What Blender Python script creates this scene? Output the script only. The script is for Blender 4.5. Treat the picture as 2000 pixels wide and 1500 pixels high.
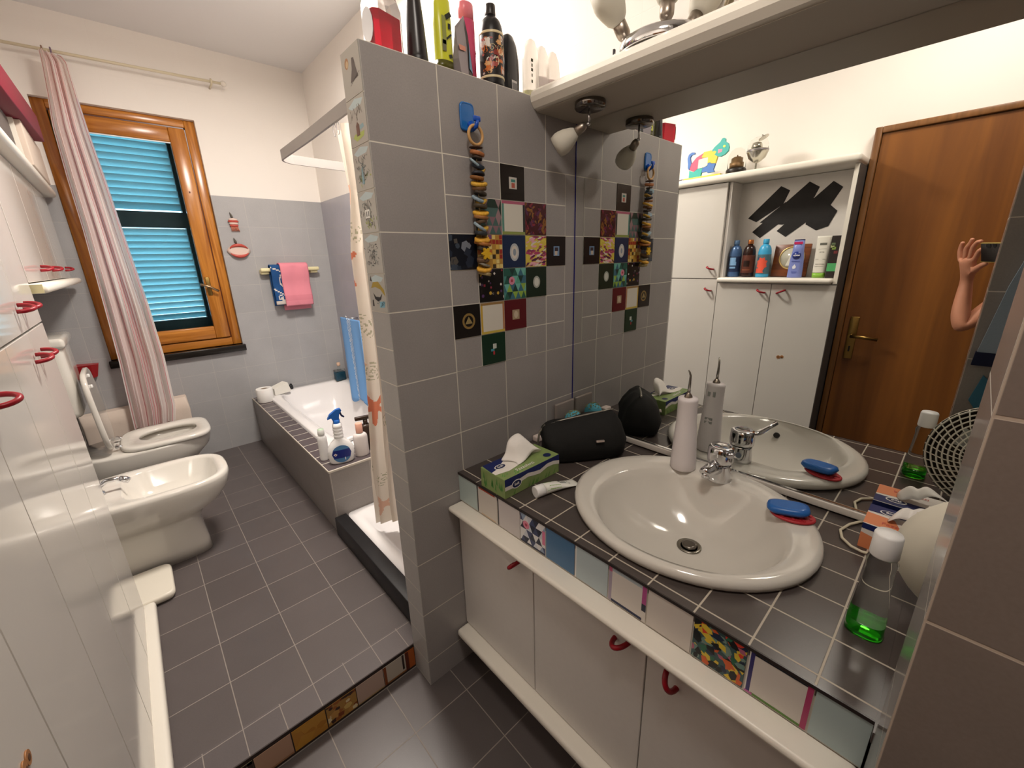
import bpy, bmesh, math, random
from mathutils import Vector, Matrix
S = bpy.context.scene
COL = S.collection
PI = math.pi
for o in list(bpy.data.objects): bpy.data.objects.remove(o)

# ---------------------------------------------------------------- camera, world, lights, exposure
cd = bpy.data.cameras.new('camera'); cam = bpy.data.objects.new('camera', cd); COL.objects.link(cam)
cd.sensor_width = 36.0; cd.lens = 36.0 * 804.832 / 2000.0; cd.clip_start = 0.01; cd.clip_end = 60
RT = ((0.73698869, -0.67536243, -0.0270786), (0.64091842, 0.71100155, -0.28931017), (0.21464215, 0.19586315, 0.95685233))
M = Matrix.Identity(4)
for i in range(3):
    M[i][0] = RT[0][i]; M[i][1] = RT[2][i]; M[i][2] = -RT[1][i]
M.translation = Vector((-1.24516579, -1.01913371, 1.43021171))
cam.matrix_world = M
S.camera = cam
S.view_settings.view_transform = 'Standard'; S.view_settings.look = 'None'
S.view_settings.gamma = 1.0; S.view_settings.use_curve_mapping = False
S.view_settings.exposure = 0.30

W = bpy.data.worlds.new('world'); S.world = W; W.use_nodes = True
W.node_tree.nodes['Background'].inputs[0].default_value = (0.62, 0.88, 1.0, 1)
W.node_tree.nodes['Background'].inputs[1].default_value = 3.4

def area(name, loc, size, power, col, target=None, rot=(0, 0, 0)):
    l = bpy.data.lights.new(name, 'AREA'); l.shape = 'DISK'; l.size = size; l.energy = power; l.color = col
    o = bpy.data.objects.new(name, l); o.location = loc; o.rotation_euler = rot; COL.objects.link(o)
    if target is not None:
        o.rotation_euler = (Vector(target) - Vector(loc)).to_track_quat('-Z', 'Y').to_euler()
    return o
LAMP = (-0.55, 0.90, 2.665)
area('ceiling_lamp_light', LAMP, 0.36, 38.0, (1.0, 0.925, 0.845))
FILL_LAMP = (-1.05, -0.95, 2.655)  # added fill light, no known lamp of the room
area('fill_light', FILL_LAMP, 0.34, 9.0, (1.0, 0.925, 0.845))

# ---------------------------------------------------------------- helpers
def hx(h):
    r = []
    for i in (0, 2, 4):
        c = int(h[i:i+2], 16) / 255.0
        r.append(c / 12.92 if c <= 0.04045 else ((c + 0.055) / 1.055) ** 2.4)
    return tuple(r)
_M = {}
def mat(name, col='cccccc', rough=0.5, metal=0.0, trans=0.0, ior=1.45, emit=None, es=0.0, noise=0.0, nscale=40, bump=0.0, alpha=1.0, coat=0.0, spec=0.5, sss=0.0):
    if name in _M: return _M[name]
    m = bpy.data.materials.new(name); m.use_nodes = True
    nt = m.node_tree; b = nt.nodes['Principled BSDF']
    c = hx(col) if isinstance(col, str) else col
    b.inputs['Base Color'].default_value = (*c, 1); b.inputs['Roughness'].default_value = rough
    b.inputs['Metallic'].default_value = metal; b.inputs['Transmission Weight'].default_value = trans
    b.inputs['IOR'].default_value = ior; b.inputs['Alpha'].default_value = alpha
    b.inputs['Coat Weight'].default_value = coat; b.inputs['Specular IOR Level'].default_value = spec
    if emit: b.inputs['Emission Color'].default_value = (*hx(emit), 1); b.inputs['Emission Strength'].default_value = es
    if noise or bump:
        tc = nt.nodes.new('ShaderNodeTexCoord'); n = nt.nodes.new('ShaderNodeTexNoise')
        n.inputs['Scale'].default_value = nscale; n.inputs['Detail'].default_value = 5
        nt.links.new(tc.outputs['Object'], n.inputs['Vector'])
        if noise:
            mx = nt.nodes.new('ShaderNodeMix'); mx.data_type = 'RGBA'; mx.blend_type = 'MULTIPLY'
            mr = nt.nodes.new('ShaderNodeMapRange'); mr.inputs[1].default_value = .25; mr.inputs[2].default_value = .75
            mr.inputs[3].default_value = 1 - noise; mr.inputs[4].default_value = 1 + noise
            nt.links.new(n.outputs['Fac'], mr.inputs[0]); mx.inputs[0].default_value = 1
            mx.inputs[6].default_value = (*c, 1); nt.links.new(mr.outputs[0], mx.inputs[7]); nt.links.new(mx.outputs[2], b.inputs['Base Color'])
        if bump:
            bp = nt.nodes.new('ShaderNodeBump'); bp.inputs['Strength'].default_value = bump; bp.inputs['Distance'].default_value = .002
            nt.links.new(n.outputs['Fac'], bp.inputs['Height']); nt.links.new(bp.outputs[0], b.inputs['Normal'])
    _M[name] = m
    return m

def tiles(name, col, grout, axes, pitch, off, gw=0.003, rough=0.35, var=0.06, top=None, topcol='efe8e0', bump=.25):
    """square ceramic tiles laid on world axes; above height `top` plain plaster"""
    m = bpy.data.materials.new(name); m.use_nodes = True; nt = m.node_tree; b = nt.nodes['Principled BSDF']
    N = nt.nodes.new; L = nt.links.new
    g = N('ShaderNodeNewGeometry'); sp = N('ShaderNodeSeparateXYZ'); L(g.outputs['Position'], sp.inputs[0])
    def math_(op, a, c=None, v=None):
        n = N('ShaderNodeMath'); n.operation = op
        if isinstance(a, (int, float)): n.inputs[0].default_value = a
        else: L(a, n.inputs[0])
        if c is not None:
            if isinstance(c, (int, float)): n.inputs[1].default_value = c
            else: L(c, n.inputs[1])
        return n.outputs[0]
    ds = []; ids = []
    for i in (0, 1):
        s = math_('DIVIDE', math_('SUBTRACT', sp.outputs['XYZ'.index(axes[i])], off[i]), pitch[i])
        ids.append(math_('FLOOR', s))
        f = math_('FRACT', s)
        d = math_('MULTIPLY', math_('MINIMUM', f, math_('SUBTRACT', 1.0, f)), pitch[i])
        ds.append(d)
    dm = math_('MINIMUM', ds[0], ds[1])
    mr = N('ShaderNodeMapRange'); mr.interpolation_type = 'SMOOTHSTEP'
    mr.inputs[1].default_value = gw * .35; mr.inputs[2].default_value = gw * .65; L(dm, mr.inputs[0])
    cid = N('ShaderNodeCombineXYZ'); L(ids[0], cid.inputs[0]); L(ids[1], cid.inputs[1])
    wn = N('ShaderNodeTexWhiteNoise'); L(cid.outputs[0], wn.inputs[0])
    no = N('ShaderNodeTexNoise'); no.inputs['Scale'].default_value = 9; no.inputs['Detail'].default_value = 6; L(g.outputs['Position'], no.inputs['Vector'])
    n2 = N('ShaderNodeTexNoise'); n2.inputs['Scale'].default_value = 260; n2.inputs['Detail'].default_value = 2; L(g.outputs['Position'], n2.inputs['Vector'])
    v = math_('ADD', math_('MULTIPLY', math_('SUBTRACT', wn.outputs['Value'], .5), var), math_('ADD', 1.0, math_('MULTIPLY', math_('SUBTRACT', no.outputs['Fac'], .5), .18)))
    v = math_('ADD', v, math_('MULTIPLY', math_('SUBTRACT', n2.outputs['Fac'], .5), .22))
    vm = N('ShaderNodeVectorMath'); vm.operation = 'SCALE'; vm.inputs[0].default_value = hx(col); L(v, vm.inputs[3])
    mx = N('ShaderNodeMix'); mx.data_type = 'RGBA'; L(mr.outputs[0], mx.inputs[0]); mx.inputs[6].default_value = (*hx(grout), 1); L(vm.outputs[0], mx.inputs[7])
    out = mx.outputs[2]; rg = N('ShaderNodeMapRange'); L(mr.outputs[0], rg.inputs[0]); rg.inputs[3].default_value = .8; rg.inputs[4].default_value = rough
    rgo = rg.outputs[0]
    bp = N('ShaderNodeBump'); bp.inputs['Strength'].default_value = bump; bp.inputs['Distance'].default_value = .0015; L(mr.outputs[0], bp.inputs['Height'])
    if top is not None:
        gt = math_('GREATER_THAN', sp.outputs[2], top)
        m2 = N('ShaderNodeMix'); m2.data_type = 'RGBA'; L(gt, m2.inputs[0]); L(out, m2.inputs[6]); m2.inputs[7].default_value = (*hx(topcol), 1); out = m2.outputs[2]
        m3 = N('ShaderNodeMix'); L(gt, m3.inputs[0]); L(rgo, m3.inputs[2]); m3.inputs[3].default_value = .9; rgo = m3.outputs[0]
    L(out, b.inputs['Base Color']); L(rgo, b.inputs['Roughness']); L(bp.outputs[0], b.inputs['Normal'])
    return m

class MB:
    """collects shapes (given in world coordinates unless a matrix is set) into one mesh"""
    def __init__(s, mx=None, local=False): s.bm = bmesh.new(); s.mats = []; s.cur = 0; s.mx = mx; s.smooth = False; s.local = local
    def m(s, mt):
        if mt not in s.mats: s.mats.append(mt)
        s.cur = s.mats.index(mt); return s
    def v(s, p):
        p = Vector(p)
        return s.bm.verts.new(s.mx @ p if s.mx else p)
    def f(s, vs, sm=None):
        try: f = s.bm.faces.new(vs)
        except ValueError: return None
        f.material_index = s.cur; f.smooth = s.smooth if sm is None else sm
        return f
    def box(s, a, b, bev=0.0, seg=2):
        a = Vector(a); b = Vector(b)
        lo = Vector((min(a[i], b[i]) for i in range(3))); hi = Vector((max(a[i], b[i]) for i in range(3)))
        t = bmesh.new(); bmesh.ops.create_cube(t, size=1)
        for v in t.verts: v.co = Vector((lo[i] + (v.co[i] + .5) * (hi[i] - lo[i]) for i in range(3)))
        if bev > 0:
            bev = min(bev, .49 * min(hi[i] - lo[i] for i in range(3)))
            bmesh.ops.bevel(t, geom=list(t.edges), offset=bev, segments=seg, affect='EDGES', profile=.5)
        mp = {v: s.v(v.co) for v in t.verts}
        for f in t.faces: s.f([mp[v] for v in f.verts], bev > 0 and seg > 1)
        t.free(); return s
    def quad(s, *ps): s.f([s.v(p) for p in ps], False); return s
    def loft(s, rings, cap0=True, cap1=True, closed=True, sm=True):
        R_ = [[s.v(p) for p in r] for r in rings]; n = len(R_[0])
        for i in range(len(R_) - 1):
            for j in range(n if closed else n - 1):
                k = (j + 1) % n
                s.f([R_[i][j], R_[i][k], R_[i+1][k], R_[i+1][j]], sm)
        if cap0: s.f(R_[0][::-1], False)
        if cap1: s.f(R_[-1], False)
        return s
    def lathe(s, prof, c=(0, 0, 0), n=28, sx=1, sy=1, ax='z', sm=True, open0=False):
        c = Vector(c); rings = []
        for r, h in prof:
            ring = []
            for j in range(n):
                a = 2 * PI * j / n; x = r * math.cos(a) * sx; y = r * math.sin(a) * sy
                ring.append(c + (Vector((x, y, h)) if ax == 'z' else Vector((h, x, y)) if ax == 'x' else Vector((y, h, x))))
            rings.append(ring)
        s.loft(rings, prof[0][0] > 1e-5 and not open0, prof[-1][0] > 1e-5, True, sm); return s
    def tube(s, pts, r, n=10, caps=True, closed=False, rs=None):
        pts = [Vector(p) for p in pts]; rings = []; N_ = len(pts); up = None
        for i, p in enumerate(pts):
            if closed: t = pts[(i + 1) % N_] - pts[i - 1]
            else: t = pts[min(i + 1, N_ - 1)] - pts[max(i - 1, 0)]
            t.normalize()
            if up is None: up = Vector((0, 0, 1)) if abs(t.z) < .9 else Vector((1, 0, 0))
            u = (up - t * up.dot(t)).normalized(); w = t.cross(u); up = u
            rr = rs[i] if rs else r
            rings.append([p + (u * math.cos(2 * PI * j / n) + w * math.sin(2 * PI * j / n)) * rr for j in range(n)])
        if closed: rings.append(rings[0]); s.loft(rings, False, False); bmesh.ops.remove_doubles(s.bm, verts=s.bm.verts, dist=1e-6)
        else: s.loft(rings, caps, caps)
        return s
    def cyl(s, a, b, r, r2=None, n=24): return s.tube([a, b], r, n, rs=[r, r if r2 is None else r2])
    def prism(s, poly, vec, sm=False):
        a = [Vector(p) for p in poly]; b = [p + Vector(vec) for p in a]
        A = [s.v(p) for p in a]; B = [s.v(p) for p in b]; n = len(a)
        s.f(A[::-1], False); s.f(B, False)
        for i in range(n): s.f([A[i], A[(i+1) % n], B[(i+1) % n], B[i]], sm)
        return s
    def sphere(s, c, r, sx=1, sy=1, sz=1, n=20, k=12):
        return s.lathe([(r * math.sin(PI * i / k) + (1e-6 if i in (0, k) else 0), -r * sz * math.cos(PI * i / k)) for i in range(k + 1)], c, n, sx, sy)
    def build(s, name, mt=None, parent=None, label=None, mod=None):
        if mt is not None and not s.mats: s.mats = [mt]
        off = Vector((0, 0, 0)); p = parent
        if parent is not None and not s.local:
            while p is not None: off += p.location; p = p.parent
        if off.length > 0: bmesh.ops.translate(s.bm, verts=s.bm.verts, vec=-off)
        bmesh.ops.recalc_face_normals(s.bm, faces=s.bm.faces)
        me = bpy.data.meshes.new(name); s.bm.to_mesh(me); s.bm.free()
        for m_ in s.mats: me.materials.append(m_)
        o = bpy.data.objects.new(name, me); COL.objects.link(o)
        if parent is not None: o.parent = parent
        if label: o['label'] = label
        if mod: mod(o)
        return o
def tag(o, label=None, cat=None, group=None, kind=None):
    if label: o['label'] = label
    if cat: o['category'] = cat
    if group: o['group'] = group
    if kind: o['kind'] = kind
    return o
def thing(name, label, cat, loc, rot=(0, 0, 0), group=None):
    o = bpy.data.objects.new(name, None); o.empty_display_size = .05; COL.objects.link(o)
    o.location = loc; o.rotation_euler = rot; return tag(o, label, cat, group)
def struct(name, mb, mt=None, label=None, parent=None):
    o = mb.build(name, mt, parent, label)
    if parent is None: o['kind'] = 'structure'
    return o
def subs(lv=2):
    def g(o):
        m_ = o.modifiers.new('s', 'SUBSURF'); m_.levels = lv; m_.render_levels = lv
    return g
def solid(t, off=0):
    def g(o):
        m_ = o.modifiers.new('t', 'SOLIDIFY'); m_.thickness = t; m_.offset = off
    return g
def ring(cx, cy, ax, ay, z, e=2.0, n=48, x0=None, x1=None, sh=0.0):
    r = []
    for j in range(n):
        a = 2 * PI * j / n; c = math.cos(a); d = math.sin(a)
        x = cx + ax * math.copysign(abs(c) ** (2 / e), c); y = cy + ay * math.copysign(abs(d) ** (2 / e), d)
        if x1 is not None: x = min(x, x1)
        if x0 is not None: x = max(x, x0)
        r.append((x, y, z + sh * (x - cx)))
    return r
def text(name, s, size, mt, parent, loc, rot, ext=.0004, sx=1.0, bold=0.0, align='CENTER'):
    cu = bpy.data.curves.new(name, 'FONT'); cu.body = s; cu.size = size; cu.extrude = ext; cu.align_x = align; cu.align_y = 'CENTER'; cu.offset = bold
    o = bpy.data.objects.new(name, cu); COL.objects.link(o); o.data.materials.append(mt)
    me = bpy.data.meshes.new_from_object(o); bpy.data.objects.remove(o)
    me.materials.clear(); me.materials.append(mt)
    o = bpy.data.objects.new(name, me); COL.objects.link(o); o.parent = parent; o.location = loc; o.rotation_euler = rot; o.scale = (sx, 1, 1)
    return o

# ---------------------------------------------------------------- constants of the room
H = 1.904; XL = -1.66; XR = 0.03; YD = 2.585; ZC = 2.765; PZ = 0.104; YN = -2.7
GREY = '9b9590'; GROUT = 'd2ccc0'
m_plaster = mat('white_plaster', 'f1ebe4', .9, noise=.02, nscale=3)
m_wall_xz = tiles('grey_wall_tile_xz', 'a6a5a6', 'b8b5b0', 'XZ', (.2, .2), (-.1, -.096), .0022, .3, .05, top=1.9, topcol='f1ebe4')
m_wall_yz = tiles('grey_wall_tile_yz', 'a4a2aa', 'b8b5b0', 'YZ', (.2, .2), (-.015, -.096), .0022, .3, .05, top=1.9, topcol='f1ebe4')
m_left_yz = tiles('grey_left_tile_yz', 'a3a1a0', 'b8b5b0', 'YZ', (.2, .2), (.0, -.096), .0022, .3, .05, top=1.9, topcol='f1ebe4')
m_part_xz = tiles('grey_partition_tile', '979290', GROUT, 'XZ', (.2, .2), (-.7524, H), .003, .38, .04)
m_part_yz = tiles('grey_partition_end_tile', 'a8a5a2', GROUT, 'YZ', (.2, .1), (-.0493, H), .0026, .38, .05)
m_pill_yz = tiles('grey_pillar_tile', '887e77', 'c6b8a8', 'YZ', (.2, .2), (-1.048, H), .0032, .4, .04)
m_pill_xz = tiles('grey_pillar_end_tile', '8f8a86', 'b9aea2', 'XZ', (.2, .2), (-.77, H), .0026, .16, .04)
m_floor = tiles('dark_floor_tile', '57504f', '8a8179', 'XY', (.2, .2), (-.87, 0.0), .0028, .33, .16)
m_floor2 = tiles('dark_floor_tile_low', '57504f', '8a8179', 'XY', (.2, .2), (-.87, -.1), .0028, .33, .16)
m_floor_h = tiles('dark_floor_edge_tile', '5d5656', '8a8179', 'XY', (.1, .2), (-.87, 0.0), .0024, .3, .2)
m_tile_side = tiles('grey_bath_side_tile', '8b8581', '9f978e', 'YZ', (.2, .16), (.94, .455), .0024, .33, .05)
m_tile_near = tiles('grey_bath_end_tile', '948d88', 'b9b0a6', 'XZ', (.2, .16), (-.70, .455), .0024, .33, .05)
m_deck = tiles('dark_bath_deck_tile', '51484a', 'c7bfb2', 'XY', (.4, .1), (-.71, .945), .0052, .36, .15)
m_counter = tiles('dark_counter_tile', '473f3c', 'bdb3a3', 'XY', (.0985, .0976), (-.0590, .003), .0034, .3, .14)
m_white_lam = mat('white_laminate', 'e2ddd7', .38, noise=.015, nscale=60, spec=.5)
m_gloss_lam = mat('glossy_white_laminate', 'c9c4bd', .09, spec=.5)
m_rail = mat('ivory_painted_rail', 'e6e0d4', .35)
m_cream = mat('cream_plastic', 'e6dcae', .4)
m_porc = mat('porcelain', 'ded9d0', .12, coat=.4)
m_sinkp = mat('sink_porcelain', 'd3cec5', .14, coat=.4)
m_enamel = mat('white_enamel', 'efeceb', .15, coat=.3)
m_chrome = mat('chrome', 'd8d8da', .09, 1.0)
m_brush = mat('brushed_nickel', 'a3988c', .35, 1.0)
m_red = mat('red_plastic', '8f0a1c', .35)
m_white = mat('white_plastic', 'efeeec', .35)
m_black = mat('black_plastic', '141214', .35)
m_navy = mat('navy_print', '14204e', .4)
m_blue = mat('blue_plastic', '1f62b4', .35)
m_brass = mat('brass', '9a7c45', .3, 1.0)

# wood
def wood(name, c1, c2, axis='Z', scale=1.0, rough=.32, dist=2.2):
    m = bpy.data.materials.new(name); m.use_nodes = True; nt = m.node_tree; b = nt.nodes['Principled BSDF']; N = nt.nodes.new; L = nt.links.new
    tc = N('ShaderNodeTexCoord'); mp = N('ShaderNodeMapping'); sc = [14 * scale] * 3; sc['XYZ'.index(axis)] = .9 * scale
    mp.inputs['Scale'].default_value = sc; L(tc.outputs['Object'], mp.inputs[0])
    n = N('ShaderNodeTexNoise'); n.inputs['Scale'].default_value = 1.0; n.inputs['Detail'].default_value = 8; n.inputs['Distortion'].default_value = dist; L(mp.outputs[0], n.inputs[0])
    cr = N('ShaderNodeValToRGB'); cr.color_ramp.elements[0].position = .32; cr.color_ramp.elements[0].color = (*hx(c1), 1)
    cr.color_ramp.elements[1].position = .68; cr.color_ramp.elements[1].color = (*hx(c2), 1)
    L(n.outputs['Fac'], cr.inputs[0]); L(cr.outputs[0], b.inputs['Base Color']); b.inputs['Roughness'].default_value = rough
    return m
m_pine = wood('varnished_pine', '9a5a1c', 'cf8a3a', 'Z', 1.2, .22)
m_pineh = wood('varnished_pine_rail', '9a5a1c', 'cf8a3a', 'X', 1.2, .22)
m_pined = mat('dark_pine_moulding', '5b2a0e', .3)
m_doorw = wood('brown_door_veneer', '6a3c14', '8a541e', 'Z', .7, .42, 1.2)
m_doorf = wood('brown_door_frame', '6a4420', '8a5c30', 'Z', 1.4, .4)

# ---------------------------------------------------------------- room shell
struct('floor', MB().m(m_floor2).box((XL - .1, YN, -.08), (.3, .105, 0)), None, 'lower floor of dark tiles in front of the step')
fp = struct('floor_platform', MB().m(m_floor).box((XL - .1, .208, 0.001), (XR, YD, PZ)).m(m_floor_h).box((XL - .1, .1055, 0.001), (XR, .208, PZ)), None, 'raised dark tiled floor behind the step')
fp['kind'] = 'structure'
struct('ceiling', MB().box((XL - .1, YN, ZC), (.3, YD + .1, ZC + .1)), mat('ceiling_paint', 'e9e7e6', .92))
# window wall with opening
wx0, wx1, wz0, wz1 = -1.412, -.689, .882, 2.343
w = MB().m(m_wall_xz)
w.box((XL - .1, YD, -.05), (wx0, YD + .28, ZC)).box((wx1, YD, -.05), (.3, YD + .28, ZC)).box((wx0, YD, -.05), (wx1, YD + .28, wz0)).box((wx0, YD, wz1), (wx1, YD + .28, ZC))
struct('wall_back', w)
struct('wall_right', MB().m(m_wall_yz).box((XR, YN, -.05), (.3, YD, ZC)))
struct('wall_left', MB().m(m_left_yz).box((XL - .12, .12, -.05), (XL, YD, 1.9)).m(m_plaster).box((XL - .12, YN, -.05), (XL, .12, ZC)).box((XL - .12, .12, 1.9), (XL, YD, ZC)))
struct('wall_front', MB().m(m_plaster).box((XL - .1, YN - .1, -.05), (.3, YN, ZC)))
struct('wall_recess', MB().m(m_part_xz).box((-.60, -1.62, -.02), (XR, -1.50, ZC)))
# partition between basin and shower
part = struct('wall_partition', MB().m(m_part_xz).box((-.7512, 0, -.01), (XR, .1014, H)).m(m_part_yz).box((-.7524, .0, -.01), (-.7512, .1014, H)), None, 'head-high grey tiled partition wall')
# pillar at the right of the photo
struct('wall_pillar', MB().m(m_pill_yz).box((-.772, -1.70, -.01), (-.598, -1.0485, ZC)).m(m_pill_xz).box((-.771, -1.0485, -.01), (-.599, -1.048, ZC)), None, 'grey tiled pillar at the right end of the vanity')

# ---------------------------------------------------------------- window
win = tag(bpy.data.objects.new('window_1', None), 'pine framed window with closed louvred shutter outside'); COL.objects.link(win); win['kind'] = 'structure'
win.location = (wx0, YD, wz0)
yf = YD + .035
fr = MB()
fr.m(m_pine).box((wx0, yf, wz0), (wx0 + .055, yf + .07, wz1), .004).box((wx1 - .055, yf, wz0), (wx1, yf + .07, wz1), .004)
fr.m(m_pineh).box((wx0 + .055, yf, wz1 - .045), (wx1 - .055, yf + .07, wz1), .004).box((wx0 + .055, yf, wz0), (wx1 - .055, yf + .07, wz0 + .055), .004)
fr.m(m_pined).box((wx0 + .055, yf + .005, wz1 - .055), (wx1 - .055, yf + .02, wz1 - .045)).box((wx1 - .062, yf + .005, wz0 + .055), (wx1 - .055, yf + .02, wz1 - .045))
fr.build('window_frame', None, win)
cs = MB(); a0, a1, b0, b1 = wx0 + .06, wx1 - .062, wz0 + .06, wz1 - .055; t = .085
cs.m(m_pine).box((a0, yf - .012, b0), (a0 + t, yf + .04, b1), .006).box((a1 - t, yf - .012, b0), (a1, yf + .04, b1), .006)
cs.m(m_pineh).box((a0 + t, yf - .012, b0), (a1 - t, yf + .04, b0 + .088), .006).box((a0 + t, yf - .012, b1 - .085), (a1 - t, yf + .04, b1), .006)
cs.m(m_white).box((a0 + t, yf - .002, b1 - .091), (a1 - t, yf + .006, b1 - .085)).m(m_pined).box((a1 - .050, yf - .014, b1 - .38), (a1 - .042, yf - .010, b1 - .37))
cas = cs.build('casement', None, win)
MB().box((a0 + t - .005, yf + .012, b0 + .08), (a1 - t + .005, yf + .018, b1 - .08)).build('glass_pane', mat('window_glass', 'eef6f8', .02, trans=1.0, ior=1.02), win)
hd = MB().m(m_brass).box((-.826, yf - .018, 1.245), (-.800, yf - .010, 1.37), .004)
hd.m(mat('worn_handle_metal', 'b59a78', .3, 1)).cyl((-.813, yf - .012, 1.31), (-.813, yf - .05, 1.31), .009).tube([(-.813, yf - .048, 1.31), (-.86, yf - .05, 1.318), (-.845, yf - .052, 1.315)], .007).tube([(-.862, yf - .05, 1.325), (-.813, yf - .05, 1.305), (-.765, yf - .052, 1.272)], .008)
hd.build('window_handle', None, win)
MB().box((wx0 - .012, YD - .035, wz0 - .045), (wx1 + .012, YD + .06, wz0), .004).build('window_sill', mat('black_marble_sill', '17130f', .25), win)
# louvred shutter outside, hinged in two leaves of slats
m_slat = bpy.data.materials.new('translucent_louvre_slat'); m_slat.use_nodes = True
_n = m_slat.node_tree; _b = _n.nodes['Principled BSDF']; _b.inputs['Base Color'].default_value = (*hx('bcd8dc'), 1); _b.inputs['Roughness'].default_value = .4
_t = _n.nodes.new('ShaderNodeBsdfTranslucent'); _t.inputs[0].default_value = (*hx('b8e0e8'), 1); _x = _n.nodes.new('ShaderNodeMixShader'); _x.inputs[0].default_value = .45
_n.links.new(_b.outputs[0], _x.inputs[1]); _n.links.new(_t.outputs[0], _x.inputs[2]); _n.links.new(_x.outputs[0], _n.nodes['Material Output'].inputs[0])
m_shf = mat('dark_green_shutter_frame', '10323a', .5)
sh = MB().m(m_shf); ys = YD + .20
sh.box((wx0 + .02, ys - .018, wz0 + .0), (wx0 + .16, ys + .055, wz1)).box((wx1 - .155, ys - .018, wz0), (wx1 - .02, ys + .055, wz1))
sh.box((wx0 + .16, ys - .018, wz0), (wx1 - .155, ys + .055, wz0 + .20)).box((wx0 + .16, ys - .018, wz1 - .05), (wx1 - .155, ys + .055, wz1)).box((wx0 + .16, ys - .018, 1.70), (wx1 - .155, ys + .055, 1.80))
shut = sh.build('shutter_frame', None, win)
z = wz0 + .205
while z < wz1 - .06:
    if not (1.68 < z < 1.815):
        s_ = MB().m(m_slat); s_.mx = None
        s_.prism([(wx0 + .15, ys - .010, z + .036), (wx0 + .15, ys - .002, z + .040), (wx0 + .15, ys + .046, z + .002), (wx0 + .15, ys + .038, z - .002)], (wx1 - .145 - wx0 - .15, 0, 0))
        s_.build('slat', None, shut)
    z += .0405

# ---------------------------------------------------------------- door (seen in the mirror)
dr = tag(bpy.data.objects.new('door_1', None), 'brown veneered door with brass lever handle'); COL.objects.link(dr); dr['kind'] = 'structure'; dr.location = (XL, -1.0, 0)
dy0, dy1, dzt = -.546, -1.44, 1.995
MB().m(m_doorf).box((XL, dy0, 0), (XL + .05, dy0 - .028, dzt + .0), .004).box((XL, dy1, 0), (XL + .05, dy1 + .028, dzt), .004).box((XL, dy0 - .028, dzt - .028), (XL + .05, dy1 + .028, dzt), .004).build('door_frame', None, dr)
MB().m(m_doorw).box((XL + .002, dy0 - .031, .006), (XL + .038, dy1 + .031, dzt - .031)).build('door_leaf', None, dr)
dh = MB().m(m_brass).box((XL + .038, -.640, .855), (XL + .044, -.600, 1.085), .002)
dh.cyl((XL + .04, -.62, .985), (XL + .085, -.62, .985), .01).tube([(XL + .083, -.62, .985), (XL + .087, -.66, .985), (XL + .085, -.735, .978)], .009)
dh.m(m_black).box((XL + .043, -.624, .895), (XL + .0455, -.616, .925))
dh.build('door_handle', None, dr)

# ---------------------------------------------------------------- bath, shower tray
bs = MB().m(m_tile_side).box((-.705, .945, .05), (-.700, YD, .45)).m(m_tile_near).box((-.705, .94, .05), (XR, .945, .45)).m(m_deck).box((-.705, .94, .45), (-.615, YD, .457)).box((-.615, .94, .45), (XR, 1.125, .457))
bs.m(mat('pale_edge_trim', 'cfc6b8', .5)).box((-.7075, .9385, .449), (-.7035, YD, .4585)).box((-.7075, .9365, .449), (XR, .9405, .4585))
struct('trim_bath_surround', bs, None, 'grey tiled bath surround with a dark tiled ledge')
tub = MB(); cx, cy = -.293, 1.853; ax_, ay_ = .320, .729
R1 = [ring(cx, cy, ax_, ay_, .40, 30, 64), ring(cx, cy, ax_, ay_, .470, 30, 64), ring(cx, cy, ax_ - .006, ay_ - .006, .477, 26, 64), ring(cx, cy, ax_ - .055, ay_ - .055, .477, 9, 64), ring(cx, cy, ax_ - .070, ay_ - .075, .468, 7, 64),
      ring(cx, cy - .02, ax_ - .10, ay_ - .16, .30, 5, 64), ring(cx, cy - .03, ax_ - .14, ay_ - .24, .16, 4, 64), ring(cx, cy - .03, ax_ - .2, ay_ - .33, .13, 3.5, 64)]
tub.loft(R1, False, True)
o = tub.build('bathtub', m_enamel); tag(o, 'white enamel bathtub set behind the dark tiled ledge', 'bathtub')
# tray
tr = MB().m(m_enamel); tcx, tcy, tax, tay = -.315, .523, .340, .413
tr.loft([ring(tcx, tcy, tax, tay, .12, 30, 48), ring(tcx, tcy, tax, tay, .200, 30, 48), ring(tcx, tcy, tax - .05, tay - .05, .203, 14, 48), ring(tcx, tcy, tax - .065, tay - .065, .185, 9, 48), ring(tcx, tcy, tax - .12, tay - .12, .172, 6, 48)], False, True)
o = tr.build('shower_tray', None); tag(o, 'white shower tray between the partition and the bath', 'shower tray')
struct('trim_shower_kerb', MB().box((-.715, .104, PZ), (-.656, .938, .2035), .003), mat('black_stone_kerb', '1b1a1c', .45, noise=.25, nscale=30), 'black stone kerb in front of the shower tray')

# ---------------------------------------------------------------- tall cabinets along the left wall
CX = -1.464
def handle(parent, y, z, tilt=-0.3, big=.021, name='handle'):
    """red plastic C handle on a door whose face looks to +x"""
    m_ = MB(); pts = []
    for i in range(13):
        a = -PI * .5 + PI * i / 12
        pts.append((CXH + .004 + .031 * math.cos(a) , y + big * math.sin(a) * math.cos(tilt), z + big * math.sin(a) * math.sin(tilt)))
    m_.tube(pts, .0052, 10)
    return m_.build(name, m_red, parent)
CXH = CX
def cab_door(parent, y0, y1, z0, z1, hy=None, hz=None, tilt=.9, hs=.021):
    d = MB().box((CX - .018, y0 + .0015, z0 + .0015), (CX, y1 - .0015, z1 - .0015), .0012, 1).build('door', m_gloss_lam, parent)
    if hy is not None: handle(d, hy, hz, tilt, hs)
    return d
base = .13
tc = thing('tall_cabinet', 'tall glossy white cabinet with six red handled doors beside the toilet area', 'cabinet', (XL, .07, 0))
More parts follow.
